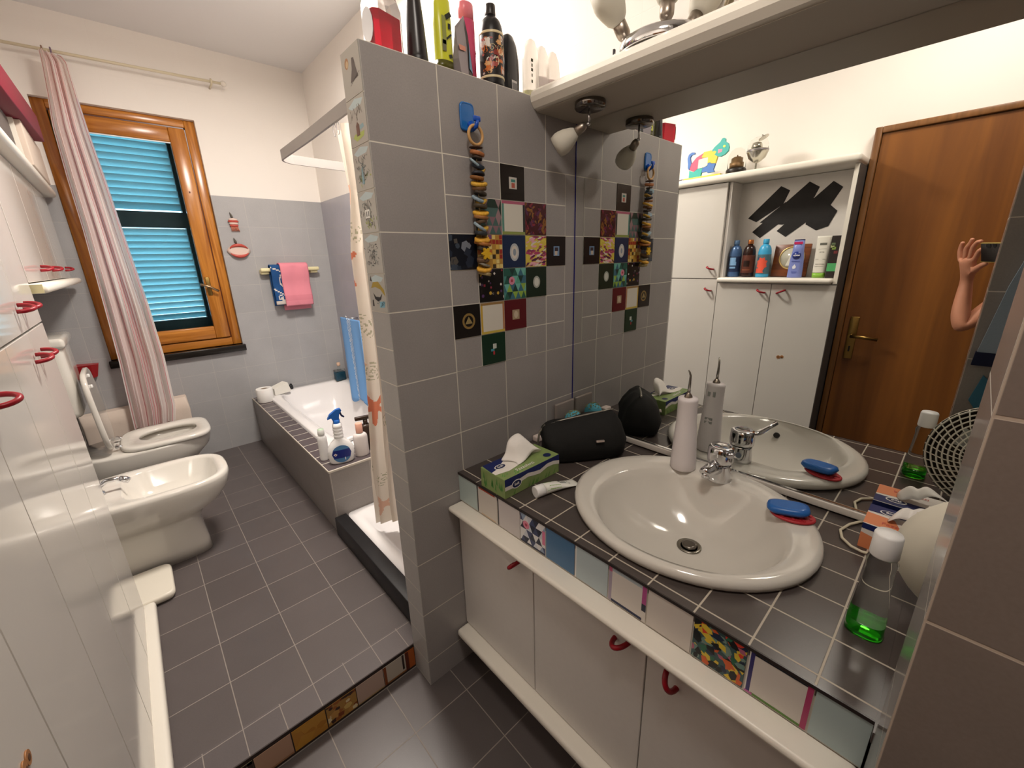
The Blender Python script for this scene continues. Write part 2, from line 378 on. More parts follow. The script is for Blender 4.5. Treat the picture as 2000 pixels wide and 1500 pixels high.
MB().m(m_white_lam).box((XL + .002, .062, .0), (CX - .02, .105, 1.826)).box((XL + .002, .105, PZ + .001), (CX - .02, .958, 1.826)).build('body', None, tc)
for i in range(3):
    y0 = .06 + .3 * i
    cab_door(tc, y0, y0 + .3, base + .01, 1.279, y0 + (.05 if i != 1 else .25) - (.0 if i else .0), 1.215, .35)
    cab_door(tc, y0, y0 + .3, 1.281, 1.826, y0 + (.05 if i != 1 else .25), 1.345, .35)
MB().m(m_rail).box((CX - .02, .108, PZ + .001), (CX + .034, .985, .142), .012, 3).build('base_rail', None, tc)
nc = thing('niche_cabinet', 'white cabinet with an open niche above two doors beside the brown door', 'cabinet', (XL, -.5, 0))
b_ = MB().m(m_white_lam)
b_.box((XL + .002, -.538, .0), (CX - .02, .058, 1.262))          # lower body
b_.box((XL + .002, -.538, 1.262), (XL + .03, .058, 1.826))       # niche back
b_.box((XL + .03, -.538, 1.262), (CX, -.520, 1.826)).box((XL + .03, .042, 1.262), (CX - .02, .0585, 1.826))
b_.m(m_rail).box((CX, -.538, 1.262), (CX + .002, -.520, 1.826))
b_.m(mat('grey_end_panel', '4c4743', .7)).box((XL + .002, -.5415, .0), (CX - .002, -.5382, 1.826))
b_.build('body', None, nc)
MB().m(m_rail).box((XL + .03, -.519, 1.262), (CX + .03, .058, 1.29), .012, 3).build('niche_shelf', None, nc)
cab_door(nc, -.54, -.24, .14, 1.258, -.293, 1.215, -.45)
cab_door(nc, -.24, .06, .14, 1.258, -.192, 1.215, .35)
st = MB()
for dy, r in ((-.330, .0095), (-.348, .0085)):
    st.m(mat('brown_spot', '9c6a3e', .5)).cyl((CX, dy, .846 + (-.33 - dy) * .2), (CX + .002, dy, .846 + (-.33 - dy) * .2), r).m(mat('dark_spot', '5a3a20', .5)).cyl((CX, dy, .846), (CX + .0025, dy, .846), r * .45)
st.build('door_stud', None, nc, 'pair of small brown round studs')
tb = MB().m(m_rail).box((XL + .002, -.545, 1.828), (CX + .044, 2.56, 1.868), .016, 4)
o = tb.build('cabinet_top_board', None); tag(o, 'long white top board with a rounded lip over the tall cabinets', 'shelf')
oc = thing('wall_cabinet', 'white wall cabinet with three red handles above the toilet', 'cabinet', (XL, 1.7, 1.4))
MB().m(m_white_lam).box((XL + .002, .975, 1.40), (CX - .02, 2.50, 1.826)).build('body', None, oc)
for i, hy in enumerate((1.30, 1.66, 2.24)):
    cab_door(oc, .975 + .508 * i, .975 + .508 * (i + 1), 1.40, 1.826, hy, 1.445, .35)
MB().m(m_rail).box((XL + .002, .975, 1.366), (CX + .038, 2.52, 1.397), .013, 3).m(m_cream).box((XL + .002, .972, 1.368), (CX + .026, .976, 1.395)).build('bottom_shelf', None, oc)

# ---------------------------------------------------------------- vanity
VX = -.585; VY1 = -.001; VY0 = -1.046
va = thing('vanity_cabinet', 'white vanity cabinet with red handled doors and rounded rails under the basin', 'cabinet', (-.3, -.55, 0))
MB().m(m_white_lam).box((VX + .02, VY0 + .001, .16), (XR - .001, VY1 - .001, .62)).build('body', None, va)
CXH = VX
def vhandle(parent, y, z, tilt, s=.021):
    m_ = MB(); pts = []
    for i in range(15):
        a = -PI * .62 + PI * 1.24 * i / 14
        pts.append((VX + .006 - .036 * math.cos(a) * .9 - .004, y + s * math.sin(a) * math.cos(tilt), z + s * math.sin(a) * math.sin(tilt)))
    m_.tube(pts, .0058, 10); m_.build('handle', m_red, parent)
ydoor = [-.001, -.352, -.697, -1.046]
for i in range(3):
    d = MB().box((VX, ydoor[i+1] + .0015, .165), (VX + .018, ydoor[i] - .0015, .655), .0012, 1).build('door', m_white_lam, va)
    hy, hz, tl = ((-.288, .597, -.8), (-.636, .597, -.45), (-.757, .597, 1.15))[i]
    vhandle(d, hy, hz, tl, (.021, .021, .024)[i])
MB().m(m_rail).box((VX - .042, VY0 + .001, .648), (VX + .02, VY1 - .001, .667), .011, 4).build('top_rail', None, va)
MB().m(m_rail).box((VX - .046, VY0 + .001, .133), (VX + .06, VY1 - .001, .162), .012, 4).build('bottom_rail', None, va)
MB().m(m_gloss_lam).box((VX + .06, VY0 + .001, .001), (VX + .08, VY1 - .001, .133)).build('plinth', mat('plinth_dark', '3a3634', .6), va)

wt = thing('vanity_worktop', 'dark tiled vanity worktop edged with small decorative tiles', 'worktop', (-.3, -.55, .62))
CZ = .771
top = MB().m(m_counter); n = 48
inner = ring(-.272, -.613, .255, .285, CZ, 2, n); outer = []
x0, x1, y0, y1 = -.574, XR - .001, -1.499, -.001
for p in inner:
    dx, dy = p[0] + .272, p[1] + .613
    k = min([((x1 + .272) / dx) if dx > 1e-9 else ((x0 + .272) / dx) if dx < -1e-9 else 1e9, ((-.001 + .613) / dy) if dy > 1e-9 else ((-1.046 + .613) / dy) if dy < -1e-9 else 1e9])
    outer.append((-.272 + dx * k, -.613 + dy * k, CZ))
for c in ((x0, -1.046), (x0, -.001), (x1, -.001), (x1, -1.046)):
    j = min(range(n), key=lambda j: (outer[j][0] - c[0]) ** 2 + (outer[j][1] - c[1]) ** 2); outer[j] = (c[0], c[1], CZ)
top.loft([inner, outer], False, False, sm=False)
top.loft([outer, [(p[0], p[1], CZ - .02) for p in outer]], False, False, sm=False)
top.loft([[(p[0], p[1], CZ - .02) for p in inner], inner], False, False, sm=False)
top.box((-.590, -1.499, CZ - .02), (x1, -1.0465, CZ)) if False else top.box((-.596, -1.499, CZ - .02), (x1, -1.0461, CZ))
top.build('tiled_top', None, wt)

# ---------------------------------------------------------------- decorative tiles
RND = random.Random(5)
_pc = {}
def pm(c, rough=.3):
    return mat('glaze_' + c, c, rough)
def clampu(p): return (min(.985, max(.015, p[0])), min(.985, max(.015, p[1])))
def deco(name, parent, O, U, V, Nn, base, pats, label=None, th=.0022):
    """a square tile at corner O spanned by U and V, facing Nn; pats: (colour, polygon in unit square, layer)"""
    O = Vector(O); U = Vector(U); V = Vector(V); Nn = Vector(Nn).normalized(); m_ = MB(); g = .012
    def P(u, v, h): return O + U * u + V * v + Nn * h
    m_.m(pm(base)); m_.prism([P(g, g, 0), P(1 - g, g, 0), P(1 - g, 1 - g, 0), P(g, 1 - g, 0)], Nn * th)
    for c, poly, ly in pats:
        m_.m(pm(c)); vs = [m_.v(P(*clampu(p), th + .00012 * ly)) for p in poly]
        m_.f(vs, False)
    return m_.build(name, None, parent, label)
def rect(a, b, c, d): return [(a, b), (c, b), (c, d), (a, d)]
def disc(x, y, r, n=18, ry=None): return [(x + r * math.cos(2 * PI * i / n), y + (ry or r) * math.sin(2 * PI * i / n)) for i in range(n)]
def pat_tri(cols, n=4):
    o = []
    for j in range(n):
        for i in range(n * 2):
            x = (i - (j % 2)) / (2 * n) * 2; w = 1 / n; x = i * w * .5 * 2 - (w / 2 if j % 2 else 0)
            o.append((RND.choice(cols), [(x, j / n), (x + w, j / n), (x + w / 2, (j + 1) / n)], 1))
            o.append((RND.choice(cols), [(x + w / 2, (j + 1) / n), (x + w * 1.5, (j + 1) / n), (x + w, j / n)], 1))
    return [q for q in o if min(p[0] for p in q[1]) < .97 and max(p[0] for p in q[1]) <= 1.2]
def pat_blob(cols, n=40, r=.1, el=1.0, a0=None):
    o = []
    for k in range(n):
        cx, cy = RND.random(), RND.random(); m_ = RND.choice((4, 5, 6)); a = RND.random() * 6 if a0 is None else a0 + RND.uniform(-.3, .3); rr = r * RND.uniform(.6, 1.3)
        pl = []
        for i in range(m_):
            t = 2 * PI * i / m_; x = rr * math.cos(t) * el; y = rr * math.sin(t) / el
            pl.append((cx + x * math.cos(a) - y * math.sin(a), cy + x * math.sin(a) + y * math.cos(a)))
        o.append((RND.choice(cols), pl, 1 + k * .06))
    return o
def pat_checker(cols, n=6):
    return [(RND.choice(cols), rect(i / n + .01, j / n + .01, (i + 1) / n - .01, (j + 1) / n - .01), 1) for i in range(n) for j in range(n) if RND.random() < .75]
def pat_frame(l=None, t=None, r=None, b=None, w=.13):
    o = []
    if l: o.append((l, rect(0, 0, w, 1), 1))
    if r: o.append((r, rect(1 - w, 0, 1, 1), 1.2))
    if t: o.append((t, rect(0, 1 - w, 1, 1), 1.4))
    if b: o.append((b, rect(0, 0, 1, w), 1.6))
    return o
# small grey tiles around the mosaic
m_small = tiles('small_grey_tile', '979290', 'd6d0c4', 'XZ', (.1, .1), (-.7524, H), .0030, .38, .05)
MB().m(m_small).box((-.7524 + .2, -.0010, H - .8), (-.7524 + .7, -.0001, H - .2)).build('small_tile_panel', None, part)
def mos(k, r, base, pats, lab):
    x = -.7524 + .2 * k
    deco('decorative_tile', part, (x, -.0010, H - .2 * r - .1), (.1, 0, 0), (0, 0, .1), (0, -1, 0), base, pats, lab)
mos(2, 1, '1d1512', [('c9c4bb', rect(.34, .33, .66, .66), 1), ('b05a4a', rect(.44, .36, .58, .5), 2), ('3f7f78', rect(.42, .52, .6, .6), 2)], 'black tile with a tiny picture')
mos(1.5, 1.5, '22302a', pat_tri(['8a6a72', '4f6a66', '2a3a33', '9a7c80'], 4), 'dark green tile with pink triangles')
mos(2, 1.5, 'd9d4c8', pat_frame('5f8f84', 'b25f78', '1c2024', '8f9a52', .1), 'white tile with a coloured border')
mos(2.5, 1.5, '4a1820', pat_blob(['702638', '2c0f14', '8f5f2a', '5a2a50', '8a2c3c'], 70, .07, 1.5), 'maroon patterned tile')
mos(1, 2, '10141f', pat_blob(['3c4654', '55504a', '7a7f8a', '2a3140'], 16, .13) , 'navy tile with grey shapes')
mos(1.5, 2, 'b98a3c', pat_checker(['d8b050', '9c2f28', 'e2cc80', '7a4a7a', 'c46a30', '3c3020'], 7), 'yellow and red chequered tile')
mos(2, 2, '182a4c', [('b8bcc0', disc(.5, .48, .20, 20, .27), 1), ('d8cfc6', disc(.5, .48, .14, 20, .2), 2), ('8f9aa8', disc(.5, .48, .07, 14, .11), 3)], 'navy tile with a pale oval')
mos(2.5, 2, 'd8c24e', pat_blob(['b0406a', 'e0cf5a', '5a2448', 'e8a8b8', 'ded6c8', '8a3a5c'], 80, .075, 1.9, .2), 'yellow, pink and purple tile')
mos(3, 2, '120d10', [('6f8fb4', rect(.36, .34, .66, .66), 1), ('c8b8a8', rect(.42, .36, .56, .5), 2), ('3c3038', rect(.42, .5, .6, .62), 2)], 'black tile with a small picture')
mos(1.5, 2.5, '161110', pat_blob(['c9a440', 'a83a50', 'd8d0c8', '5a3c6a', '2a2220', '2a2220'], 26, .05), 'black tile sprinkled with small shapes')
mos(2, 2.5, '4c8a84', pat_tri(['56a28a', '2a5c50', '8fb048', '3c6c80', '203c38', '6fb4a8'], 4) + [('d88aa0', disc(.35, .6, .13), 3), ('a83a4c', disc(.35, .6, .05), 4)], 'green triangle tile')
mos(2.5, 2.5, '16281c', [('a9aca4', disc(.5, .5, .17, 20, .2), 1), ('d4d4cc', disc(.5, .5, .11, 20, .14), 2)], 'dark green tile with a pale oval')
mos(1, 3, '16100e', [('8f7440', disc(.54, .5, .24, 24), 1), ('16100e', disc(.54, .5, .17, 24), 2), ('9c8a5a', [(.4, .42), (.68, .42), (.54, .64)], 3)], 'black tile with a gold ring')
mos(1.5, 3, 'd6d0c4', pat_frame('c9a440', '9a7848', 'b07850', 'c9b04c', .09), 'white tile with a yellow border')
mos(2, 3, '5c161c', [('a89478', rect(.34, .34, .66, .66), 1), ('c8b8a0', disc(.5, .5, .09, 14, .12), 2)], 'dark red tile with a small square')
mos(1.5, 3.5, '12301f', [('c4c8c0', rect(.45, .5, .6, .66), 1), ('4a90a0', rect(.36, .42, .5, .5), 2), ('b03038', rect(.45, .3, .52, .42), 2)], 'dark green tile with a small motif')
# painted landscape tiles on the end of the partition
for k in range(6):
    pts = [('b9c9cc', [(.1, .86), (.5, .97), (.93, .9), (.8, .8), (.3, .78)], 1)] if k else []
    def stroke(c, x, y, a, l, w, ly=2):
        dx, dy = math.cos(a) * l, math.sin(a) * l; nx, ny = -math.sin(a) * w, math.cos(a) * w
        pts.append((c, [(x - dx - nx, y - dy - ny), (x + dx - nx, y + dy - ny), (x + dx + nx, y + dy + ny), (x - dx + nx, y - dy + ny)], ly))
    if k == 0:
        pts.append(('a8794f', disc(.3, .72, .11), 1)); pts.append(('c9b08a', disc(.32, .7, .07), 2))
        pts += [('59504c', [(.42, .3), (.85, .34), (.74, .58), (.7, .74), (.58, .76), (.55, .55)], 2)]
        for i in range(7): stroke('6a5c58', .42 + i * .08, .26 + i * .025, .3, .03, .008)
    elif k == 1:
        for i in range(12): stroke('6a615a', .15 + RND.random() * .7, .6 + RND.random() * .22, RND.choice((.9, 2.0, 1.5)), .09, .009)
        pts += [('6b4a3a', [(.42, .2), (.6, .2), (.6, .42), (.5, .5), (.42, .42)], 3), ('a9b860', [(.2, .2), (.4, .1), (.8, .16), (.85, .26), (.3, .26)], 2), ('88a8b0', [(.62, .3), (.85, .34), (.8, .42), (.62, .4)], 2)]
    elif k == 5:
        pts += [('a98f30', [(.15, .62), (.3, .78), (.6, .8), (.9, .6), (.95, .42), (.7, .6), (.4, .66)], 2), ('241f1d', [(.25, .5), (.33, .34), (.5, .28), (.68, .34), (.78, .5), (.64, .4), (.4, .4)], 4), ('7ab0c4', [(.55, .12), (.85, .14), (.9, .3), (.6, .28)], 2), ('241f1d', [(.14, .14), (.24, .14), (.22, .32), (.16, .3)], 3), ('2c2620', [(.12, .82), (.2, .95), (.26, .8)], 3)]
        for i in range(10): stroke('4a6a74', .45 + RND.random() * .4, .1 + RND.random() * .2, RND.random() * 3, .04, .009, 4)
    else:
        dk = ['5a6468', '4c4844', '3a3634'][k - 2]
        for i in range(70): stroke(RND.choice((dk, '6f7a74', '8c8a80', dk, '57514c')), RND.gauss(.5, .15), .2 + RND.random() * .55, RND.random() * 3, RND.uniform(.02, .07), .010, 2 + i * .02)
        if k in (2, 3):
            for i in range(16): stroke(RND.choice(('a8b04a', '7c8a50')), RND.gauss(.55, .2), .12 + RND.random() * .22, RND.random() * 3, .04, .012, 4)
        if k == 3: pts += [('e4e2dc', rect(.36, .36, .62, .56), 5), ('3a3634', rect(.42, .4, .46, .52), 6), ('3a3634', rect(.53, .4, .57, .52), 6)]
        if k == 2: pts += [('7fa0aa', [(.42, .15), (.55, .15), (.5, .55), (.44, .5)], 5)]
    deco('painted_tile', part, (-.7526, .1007, H - .1 * (k + 1)), (0, -.1, 0), (0, 0, .1), (-1, 0, 0), 'b0aca4', pts, ('pale tile painted with a small seated figure and sun', 'painted tile with a little hut and leafless trees', 'painted tile with a waterfall and trees', 'painted tile with a white house', 'painted tile with a dark rocky peak', 'painted tile with a boat and a yellow hill')[k], .0012)
# riser of the step
rs = MB().m(mat('riser_grout', '2a1d18', .6)).box((XL, .1015, .001), (-.7525, .1052, .1045))
riser = rs.build('step_riser', None, fp)
RZ = .010; RH = .082
rt = [(-.790, .036, 'a4531c', [('5a2410', rect(0, 0, .35, 1), 1)], 'narrow orange tile'),
      (-.874, .084, 'b5aa9c', [('7a3c14', rect(0, 0, .13, 1), 1), ('2a1c1a', rect(.84, .2, .93, 1), 1), ('8a5a2c', rect(.1, 0, 1, .1), 1)], 'grey tile with an orange border'),
      (-.970, .096, 'b39a8c', [('a88c60', rect(0, 0, 1, .08), 1)], 'plain pinkish tile'),
      (-1.067, .097, 'a67c3c', pat_blob(['7a3c1a', 'c9a860', '3a2018', 'd8c8a0', '9a5a28', 'b98a48'], 26, .12), 'tile with brown and ochre patches'),
      (-1.167, .099, 'b07a2c', pat_blob(['b8842e', 'a8701f', 'b98a3a'], 12, .25), 'ochre tile'),
      (-1.267, .099, 'b08c74', [('9a7050', rect(0, 0, 1, .1), 1)], 'pinkish brown tile'),
      (-1.367, .099, '8d8468', [('2a1612', rect(.86, 0, 1, 1), 1), ('2a1612', rect(0, .86, 1, 1), 1)], 'olive tile with a dark border'),
      (-1.467, .099, 'b5aa9c', [('7a3c14', rect(0, 0, .13, 1), 1)], 'grey tile at the far left')]
for x, w_, b_, p_, lb in rt:
    deco('decorative_tile', riser, (x, .1015, RZ), (w_, 0, 0), (0, 0, RH), (0, -1, 0), b_, p_, lb, .0015)
# worktop edge
ep = [('b9c9c6', [], 'pale green tile'), ('d6cec4', [('a83c20', rect(.1, .93, .9, 1), 1), ('1c2024', rect(.0, 0, .06, 1), 1), ('d8b890', rect(.2, 0, .9, .05), 1)], 'white tile with a thin dark side line'),
      ('cdc6c4', [('23282c', rect(0, 0, .06, 1), 1)], 'plain pinkish white tile'),
      ('dcdcdc', pat_tri(['20243a', 'e2e0e0', '8fa0b8', '3c4468', 'dedcdc', 'c9ccd4'], 4) + [('e08aa0', disc(.25, .66, .13), 3), ('b03a50', disc(.25, .66, .05), 4), ('d87a9a', rect(.88, .35, 1, .8), 3), ('20243a', rect(0, 0, 1, .08), 3)], 'blue and white triangle tile with a pink dot'),
      ('4a7298', [], 'plain blue tile'), ('b4c2c6', [('e4e2de', rect(0, 0, .05, 1), 1)], 'plain pale blue tile'),
      ('d9d2ca', [('a89cac', rect(0, 0, .10, 1), 1), ('b85a78', rect(0, .86, .1, 1), 1.5), ('a9b4ba', rect(0, .9, 1, 1), 1), ('b34f8c', rect(.88, .5, 1, 1), 2), ('20243a', rect(.88, .3, 1, .5), 2), ('1f2a4c', rect(.1, 0, .9, .09), 2)], 'white tile framed in lilac, pink and navy'),
      ('d5cdc5', [], 'plain white tile'),
      ('3c5a5c', pat_blob(['d8602a', 'e0c23c', '2a6a50', '1c2a44', '101214', 'b0607a', '6a8c84', 'd8402c', '7a9488', 'e0c23c'], 90, .095, 1.3), 'multicoloured leaf patterned tile'),
      ('dad3cb', [('3a3470', rect(.0, 0, .10, 1), 1), ('e0dcd4', rect(0, 0, .035, 1), 2), ('b03a6a', rect(.9, 0, 1, 1), 1), ('5f8a3c', rect(.12, 0, .9, .07), 2), ('c86aa8', rect(.0, 0, .15, .06), 3), ('1c2230', rect(.1, .95, .9, 1), 2)], 'white tile with a purple, green and magenta border'),
      ('afc0c0', [], 'pale blue tile beside the pillar')]
MB().m(mat('edge_backing', 'c9c2b6', .6)).box((-.5735, -1.046, .668), (-.555, -.001, CZ - .0201)).m(m_white_lam).box((-.555, -1.046, .668), (-.545, -.001, CZ - .0201)).build('edge_backing', None, wt)
for i, (b_, p_, lb) in enumerate(ep):
    y1 = -.0975 * i - .001; y0 = max(-.0975 * (i + 1), -1.0465); w_ = y1 - y0
    deco('edge_tile', wt, (-.5737, y1, .671), (0, -w_, 0), (0, 0, CZ - .0065 - .671), (-1, 0, 0), b_, p_, lb, .0016)
MB().m(mat('dark_glazed_rim', '2d2624', .25)).box((-.5768, -1.0465, CZ - .0065), (-.5738, -.001, CZ + .0004)).build('rim_strip', None, wt)

# ---------------------------------------------------------------- wash basin
bx, by = -.272, -.613
sk = MB().m(m_sinkp); n = 64
def er(cx, cy, a, b, z, x1=None): return ring(cx, cy, a, b, z, 2.0, n, None, x1)
sk.loft([er(bx, by, .262, .292, .7725), er(bx, by, .270, .300, .777), er(bx, by, .272, .302, .787), er(bx, by, .268, .298, .796), er(bx, by, .258, .288, .8005),
         er(bx - .004, by, .245, .275, .800), er(-.300, -.625, .224, .238, .7985, -.098), er(-.302, -.626, .218, .231, .794, -.103), er(-.304, -.626, .208, .222, .775, -.112),
         er(-.305, -.626, .188, .205, .745, -.125), er(-.30, -.626, .155, .172, .71), er(-.285, -.626, .112, .125, .678), er(-.262, -.626, .062, .068, .659), er(-.247, -.626, .03, .03, .654)], False, True)
sink = sk.build('wash_basin', None); tag(sink, 'oval white wash basin set into the dark tiled worktop', 'basin')
MB().m(mat('drain_metal', '8f8a80', .3, 1)).lathe([(.032, .0), (.032, .003), (.026, .004), (.022, .0015)], (-.247, -.626, .6545), 28).m(mat('drain_dark', '2c2a28', .5)).lathe([(.022, .002), (.018, .002)], (-.247, -.626, .6545), 24).m(mat('drain_plug', '77716a', .3, 1)).lathe([(.019, .0), (.019, .008), (.014, .010)], (-.247, -.626, .6545), 28).build('drain', None, sink, 'metal pop-up drain')
MB().m(mat('drain_dark', '2c2a28', .5)).tube([(-.4846, -.616, .752), (-.490, -.616, .752)], .011, 16).build('overflow_hole', None, sink)

# faucet
fx, fy = -.082, -.620
fa = thing('basin_faucet', 'chrome mixer tap with a lever at the back of the basin', 'faucet', (fx, fy, .80))
m_ = MB().m(m_chrome).lathe([(.034, .798), (.035, .803), (.034, .812), (.031, .845), (.031, .852)], (fx, fy, 0), 32); m_.build('body', None, fa)
m_ = MB().m(m_chrome).lathe([(.030, .8545), (.0345, .856), (.0355, .868), (.0345, .893), (.033, .899), (.028, .9035), (.018, .902), (.001, .9005)], (fx, fy, 0), 36); m_.build('cap', None, fa)
m_ = MB().m(m_chrome).tube([(fx - .012, fy - .022, .886), (fx - .028, fy - .038, .893), (fx - .045, fy - .052, .906), (fx - .072, fy - .068, .922)], .006, 12, rs=[.010, .0085, .007, .0075]); m_.build('lever', None, fa)
m_ = MB().m(m_chrome).tube([(fx - .012, fy, .838), (fx - .045, fy + .006, .843), (fx - .068, fy + .011, .840), (fx - .073, fy + .012, .837)], .015, 18, rs=[.022, .018, .0165, .015]); m_.cyl((fx - .062, fy + .010, .838), (fx - .064, fy + .010, .822), .012, .0115)
m_.build('spout', None, fa)

# water flosser
wf = thing('water_flosser', 'white cordless water flosser with a steel nozzle standing on the basin rim', 'water flosser', (-.088, -.517, .8005))
o = MB(local=True).m(mat('flosser_plastic', 'e2dada', .35)).lathe([(.036, 0), (.0375, .004), (.0365, .03), (.033, .09), (.030, .135), (.0285, .15), (.0275, .215), (.0285, .222), (.027, .228), (.011, .230)], (0, 0, 0), 32).build('body', None, wf); o.rotation_euler = (0, -.045, 0)
o = MB(local=True).m(m_brush).lathe([(.012, .228), (.011, .234), (.005, .243), (.0035, .246)], (0, 0, 0), 20).m(mat('steel_nozzle', 'a8a49c', .25, 1)).tube([(0, 0, .24), (.001, -.001, .275), (.002, -.001, .295), (-.001, .001, .306), (-.004, .003, .312)], .0028, 10, rs=[.0045, .0035, .003, .0026, .002]).build('nozzle', None, wf); o.rotation_euler = (0, -.045, 0)
for a_, b_ in (((.0255, -.012, .188), (.0275, -.004, .205)), ((.0255, .003, .188), (.0275, .012, .203)), ((.0303, -.014, .11), (.0312, .010, .118)), ((.0307, -.014, .098), (.0318, .010, .106))):
    o = MB(local=True).m(mat('grey_print', '9a9a96', .5)).box(a_, b_).build('printed_mark', None, wf); o.rotation_euler = (0, -.045, 0)

# ---------------------------------------------------------------- mirror and shelf
mi = thing('wall_mirror', 'large frameless mirror above the basin reflecting the opposite wall', 'mirror', (0, -.5, .79))
m_mir = bpy.data.materials.new('mirror_silver'); m_mir.use_nodes = True; b_ = m_mir.node_tree.nodes['Principled BSDF']
b_.inputs['Base Color'].default_value = (.86, .875, .85, 1); b_.inputs['Metallic'].default_value = 1; b_.inputs['Roughness'].default_value = 0.0
MB().box((0, -1.498, .796), (XR - .001, -.0035, 1.8625)).build('glass', m_mir, mi)
MB().m(mat('blue_edge_glare', '10126a', .2)).box((-.0012, -.0033, .80), (XR - .001, -.0002, 1.8618)).build('side_edge', None, mi, 'side edge coloured to stand for a blue glare')  # blue glare along the mirror's side put into the edge colour
MB().m(mat('mirror_rail', 'cfc8bf', .3)).box((-.008, -1.498, .776), (-.0003, -.012, .7955), .002).m(m_chrome).box((-.004, -1.498, .7955), (-.0005, -.012, .799)).build('bottom_rail', None, mi)
se = MB().m(m_rail)
prof = [(XR - .001, 1.864), (-.185, 1.864), (-.205, 1.870), (-.217, 1.885), (-.220, 1.898), (-.215, 1.912), (-.200, 1.923), (-.185, 1.927), (XR - .001, 1.927)]
se.prism([(x, -.0008, z) for x, z in prof], (0, -1.497, 0), False)
se.m(mat('shelf_underside_shade', 'b4aa9c', .5)).box((-.195, -1.497, 1.8632), (XR - .001, -.0008, 1.8638))  # shade under the shelf put into a darker colour
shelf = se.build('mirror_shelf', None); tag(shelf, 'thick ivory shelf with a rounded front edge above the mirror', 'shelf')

# spotlight under the shelf
def cup(m_, a, b, r0, r1, glass, metal, L0=.03):
    """lampholder from a, then a bell shaped shade up to b"""
    a = Vector(a); b = Vector(b); d = (b - a).normalized(); Lt = (b - a).length
    return d, Lt
m_frost = mat('frosted_glass', 'e9e4d6', .55, trans=.35, ior=1.3)
def spot(parent, joint, d, hold=.036, shade=.068, r=.0135, R=.032):
    j = Vector(joint); d = Vector(d).normalized()
    h = MB().m(m_brush); pts = [j + d * t for t in (0, .004, .012, .02, hold)]
    h.tube(pts, r, 20, rs=[.003, r * .75, r * .97, r, r]); h.build('lamp_holder', None, parent)
    s0 = j + d * (hold - .004); prof_ = [(r * 1.02, 0), (r * 1.45, .008), (R * .85, .028), (R * .98, .045), (R, .055), (R * .9, shade)]
    g = MB().m(m_frost); g.tube([s0 + d * t for _, t in prof_] + [s0 + d * (shade - .002), s0 + d * .03, s0 + d * .01], .01, 28, rs=[q for q, _ in prof_] + [R * .84, R * .8, r])
    g.build('lamp_shade', None, parent)
sl = thing('shelf_spotlight', 'small spotlight with a frosted glass shade hanging under the shelf', 'spotlight', (-.133, -.160, 1.863))
MB().m(mat('polished_nickel', '77716c', .15, 1)).lathe([(.044, 1.8635), (.045, 1.86), (.045, 1.848), (.042, 1.8445), (.008, 1.8435)], (-.133, -.160, 0), 36).build('ceiling_rose', None, sl)
MB().m(m_chrome).tube([(-.135, -.159, 1.8445), (-.136, -.159, 1.806)], .0035, 12).sphere((-.137, -.158, 1.806), .006).build('stem', None, sl)
spot(sl, (-.141, -.152, 1.806), (-.035, .070, -.045), .038, .070, .0135, .034)
# three-light lamp on the shelf
tl = thing('three_spot_lamp', 'round chrome base with three upturned frosted spotlights on top of the shelf', 'lamp', (-.095, -.345, 1.9275))
tcx_, tcy_ = -.095, -.355
MB().m(m_chrome).lathe([(.106, 1.9275), (.108, 1.931), (.106, 1.952), (.102, 1.956), (.05, 1.958), (.001, 1.958)], (tcx_, tcy_, 0), 48).build('round_base', None, tl)

# ---------------------------------------------------------------- toilet, bidet
to = thing('toilet', 'white toilet with its lid raised under the window', 'toilet', (-1.35, 2.04, PZ))
tcy = 2.035
tb_ = MB().m(m_porc)
def tr_(x0, x1, hw, z, e=3.0, cy=tcy, k=36): return ring((x0 + x1) / 2, cy, (x1 - x0) / 2, hw, z, e, k)
tb_.loft([tr_(-1.62, -1.24, .11, PZ, 4), tr_(-1.62, -1.23, .11, .2, 4), tr_(-1.62, -1.20, .12, .3, 3.5), tr_(-1.63, -1.12, .165, .36, 3.2), tr_(-1.64, -1.06, .185, .42, 3), tr_(-1.645, -1.045, .19, .475, 3), tr_(-1.645, -1.045, .19, .488, 3),
          tr_(-1.44, -1.10, .13, .489, 2.6), tr_(-1.43, -1.11, .12, .46, 2.6), tr_(-1.40, -1.16, .08, .32, 2.4), tr_(-1.36, -1.2, .05, .28, 2.2)], True, True)
tb_.build('bowl', None, to)
st_ = MB().m(m_porc)
st_.loft([tr_(-1.452, -1.045, .19, .492, 4), tr_(-1.455, -1.042, .193, .500, 4), tr_(-1.452, -1.045, .19, .512, 4), tr_(-1.44, -1.055, .18, .516, 4), tr_(-1.375, -1.105, .108, .514, 2.6), tr_(-1.372, -1.108, .104, .505, 2.6), tr_(-1.375, -1.105, .106, .492, 2.6), tr_(-1.452, -1.045, .19, .492, 4)], False, False)
st_.build('seat', None, to)
ld = MB(Matrix.Translation((-1.478, tcy, .51)) @ Matrix.Rotation(math.radians(-92), 4, 'Y')).m(m_porc)
def lr(x0, x1, hw, z): return ring((x0 + x1) / 2, 0, (x1 - x0) / 2, hw, z, 4, 36)
ld.loft([lr(.01, .42, .187, -.004), lr(.0, .43, .193, .0), lr(.0, .43, .193, .014), lr(.01, .42, .187, .02)])
for p in ((.355, -.09), (.405, -.05)): ld.m(m_white).box((p[0] - .009, p[1] - .007, -.013), (p[0] + .009, p[1] + .007, -.003), .004)
ld.build('lid', None, to)
for s_ in (-1, 1): MB().m(m_chrome).cyl((-1.465, tcy + s_ * .08 - .012, .515), (-1.465, tcy + s_ * .08 + .012, .515), .009).cyl((-1.462, tcy + s_ * .08, .515), (-1.440, tcy + s_ * .08, .508), .006).build('hinge', None, to)
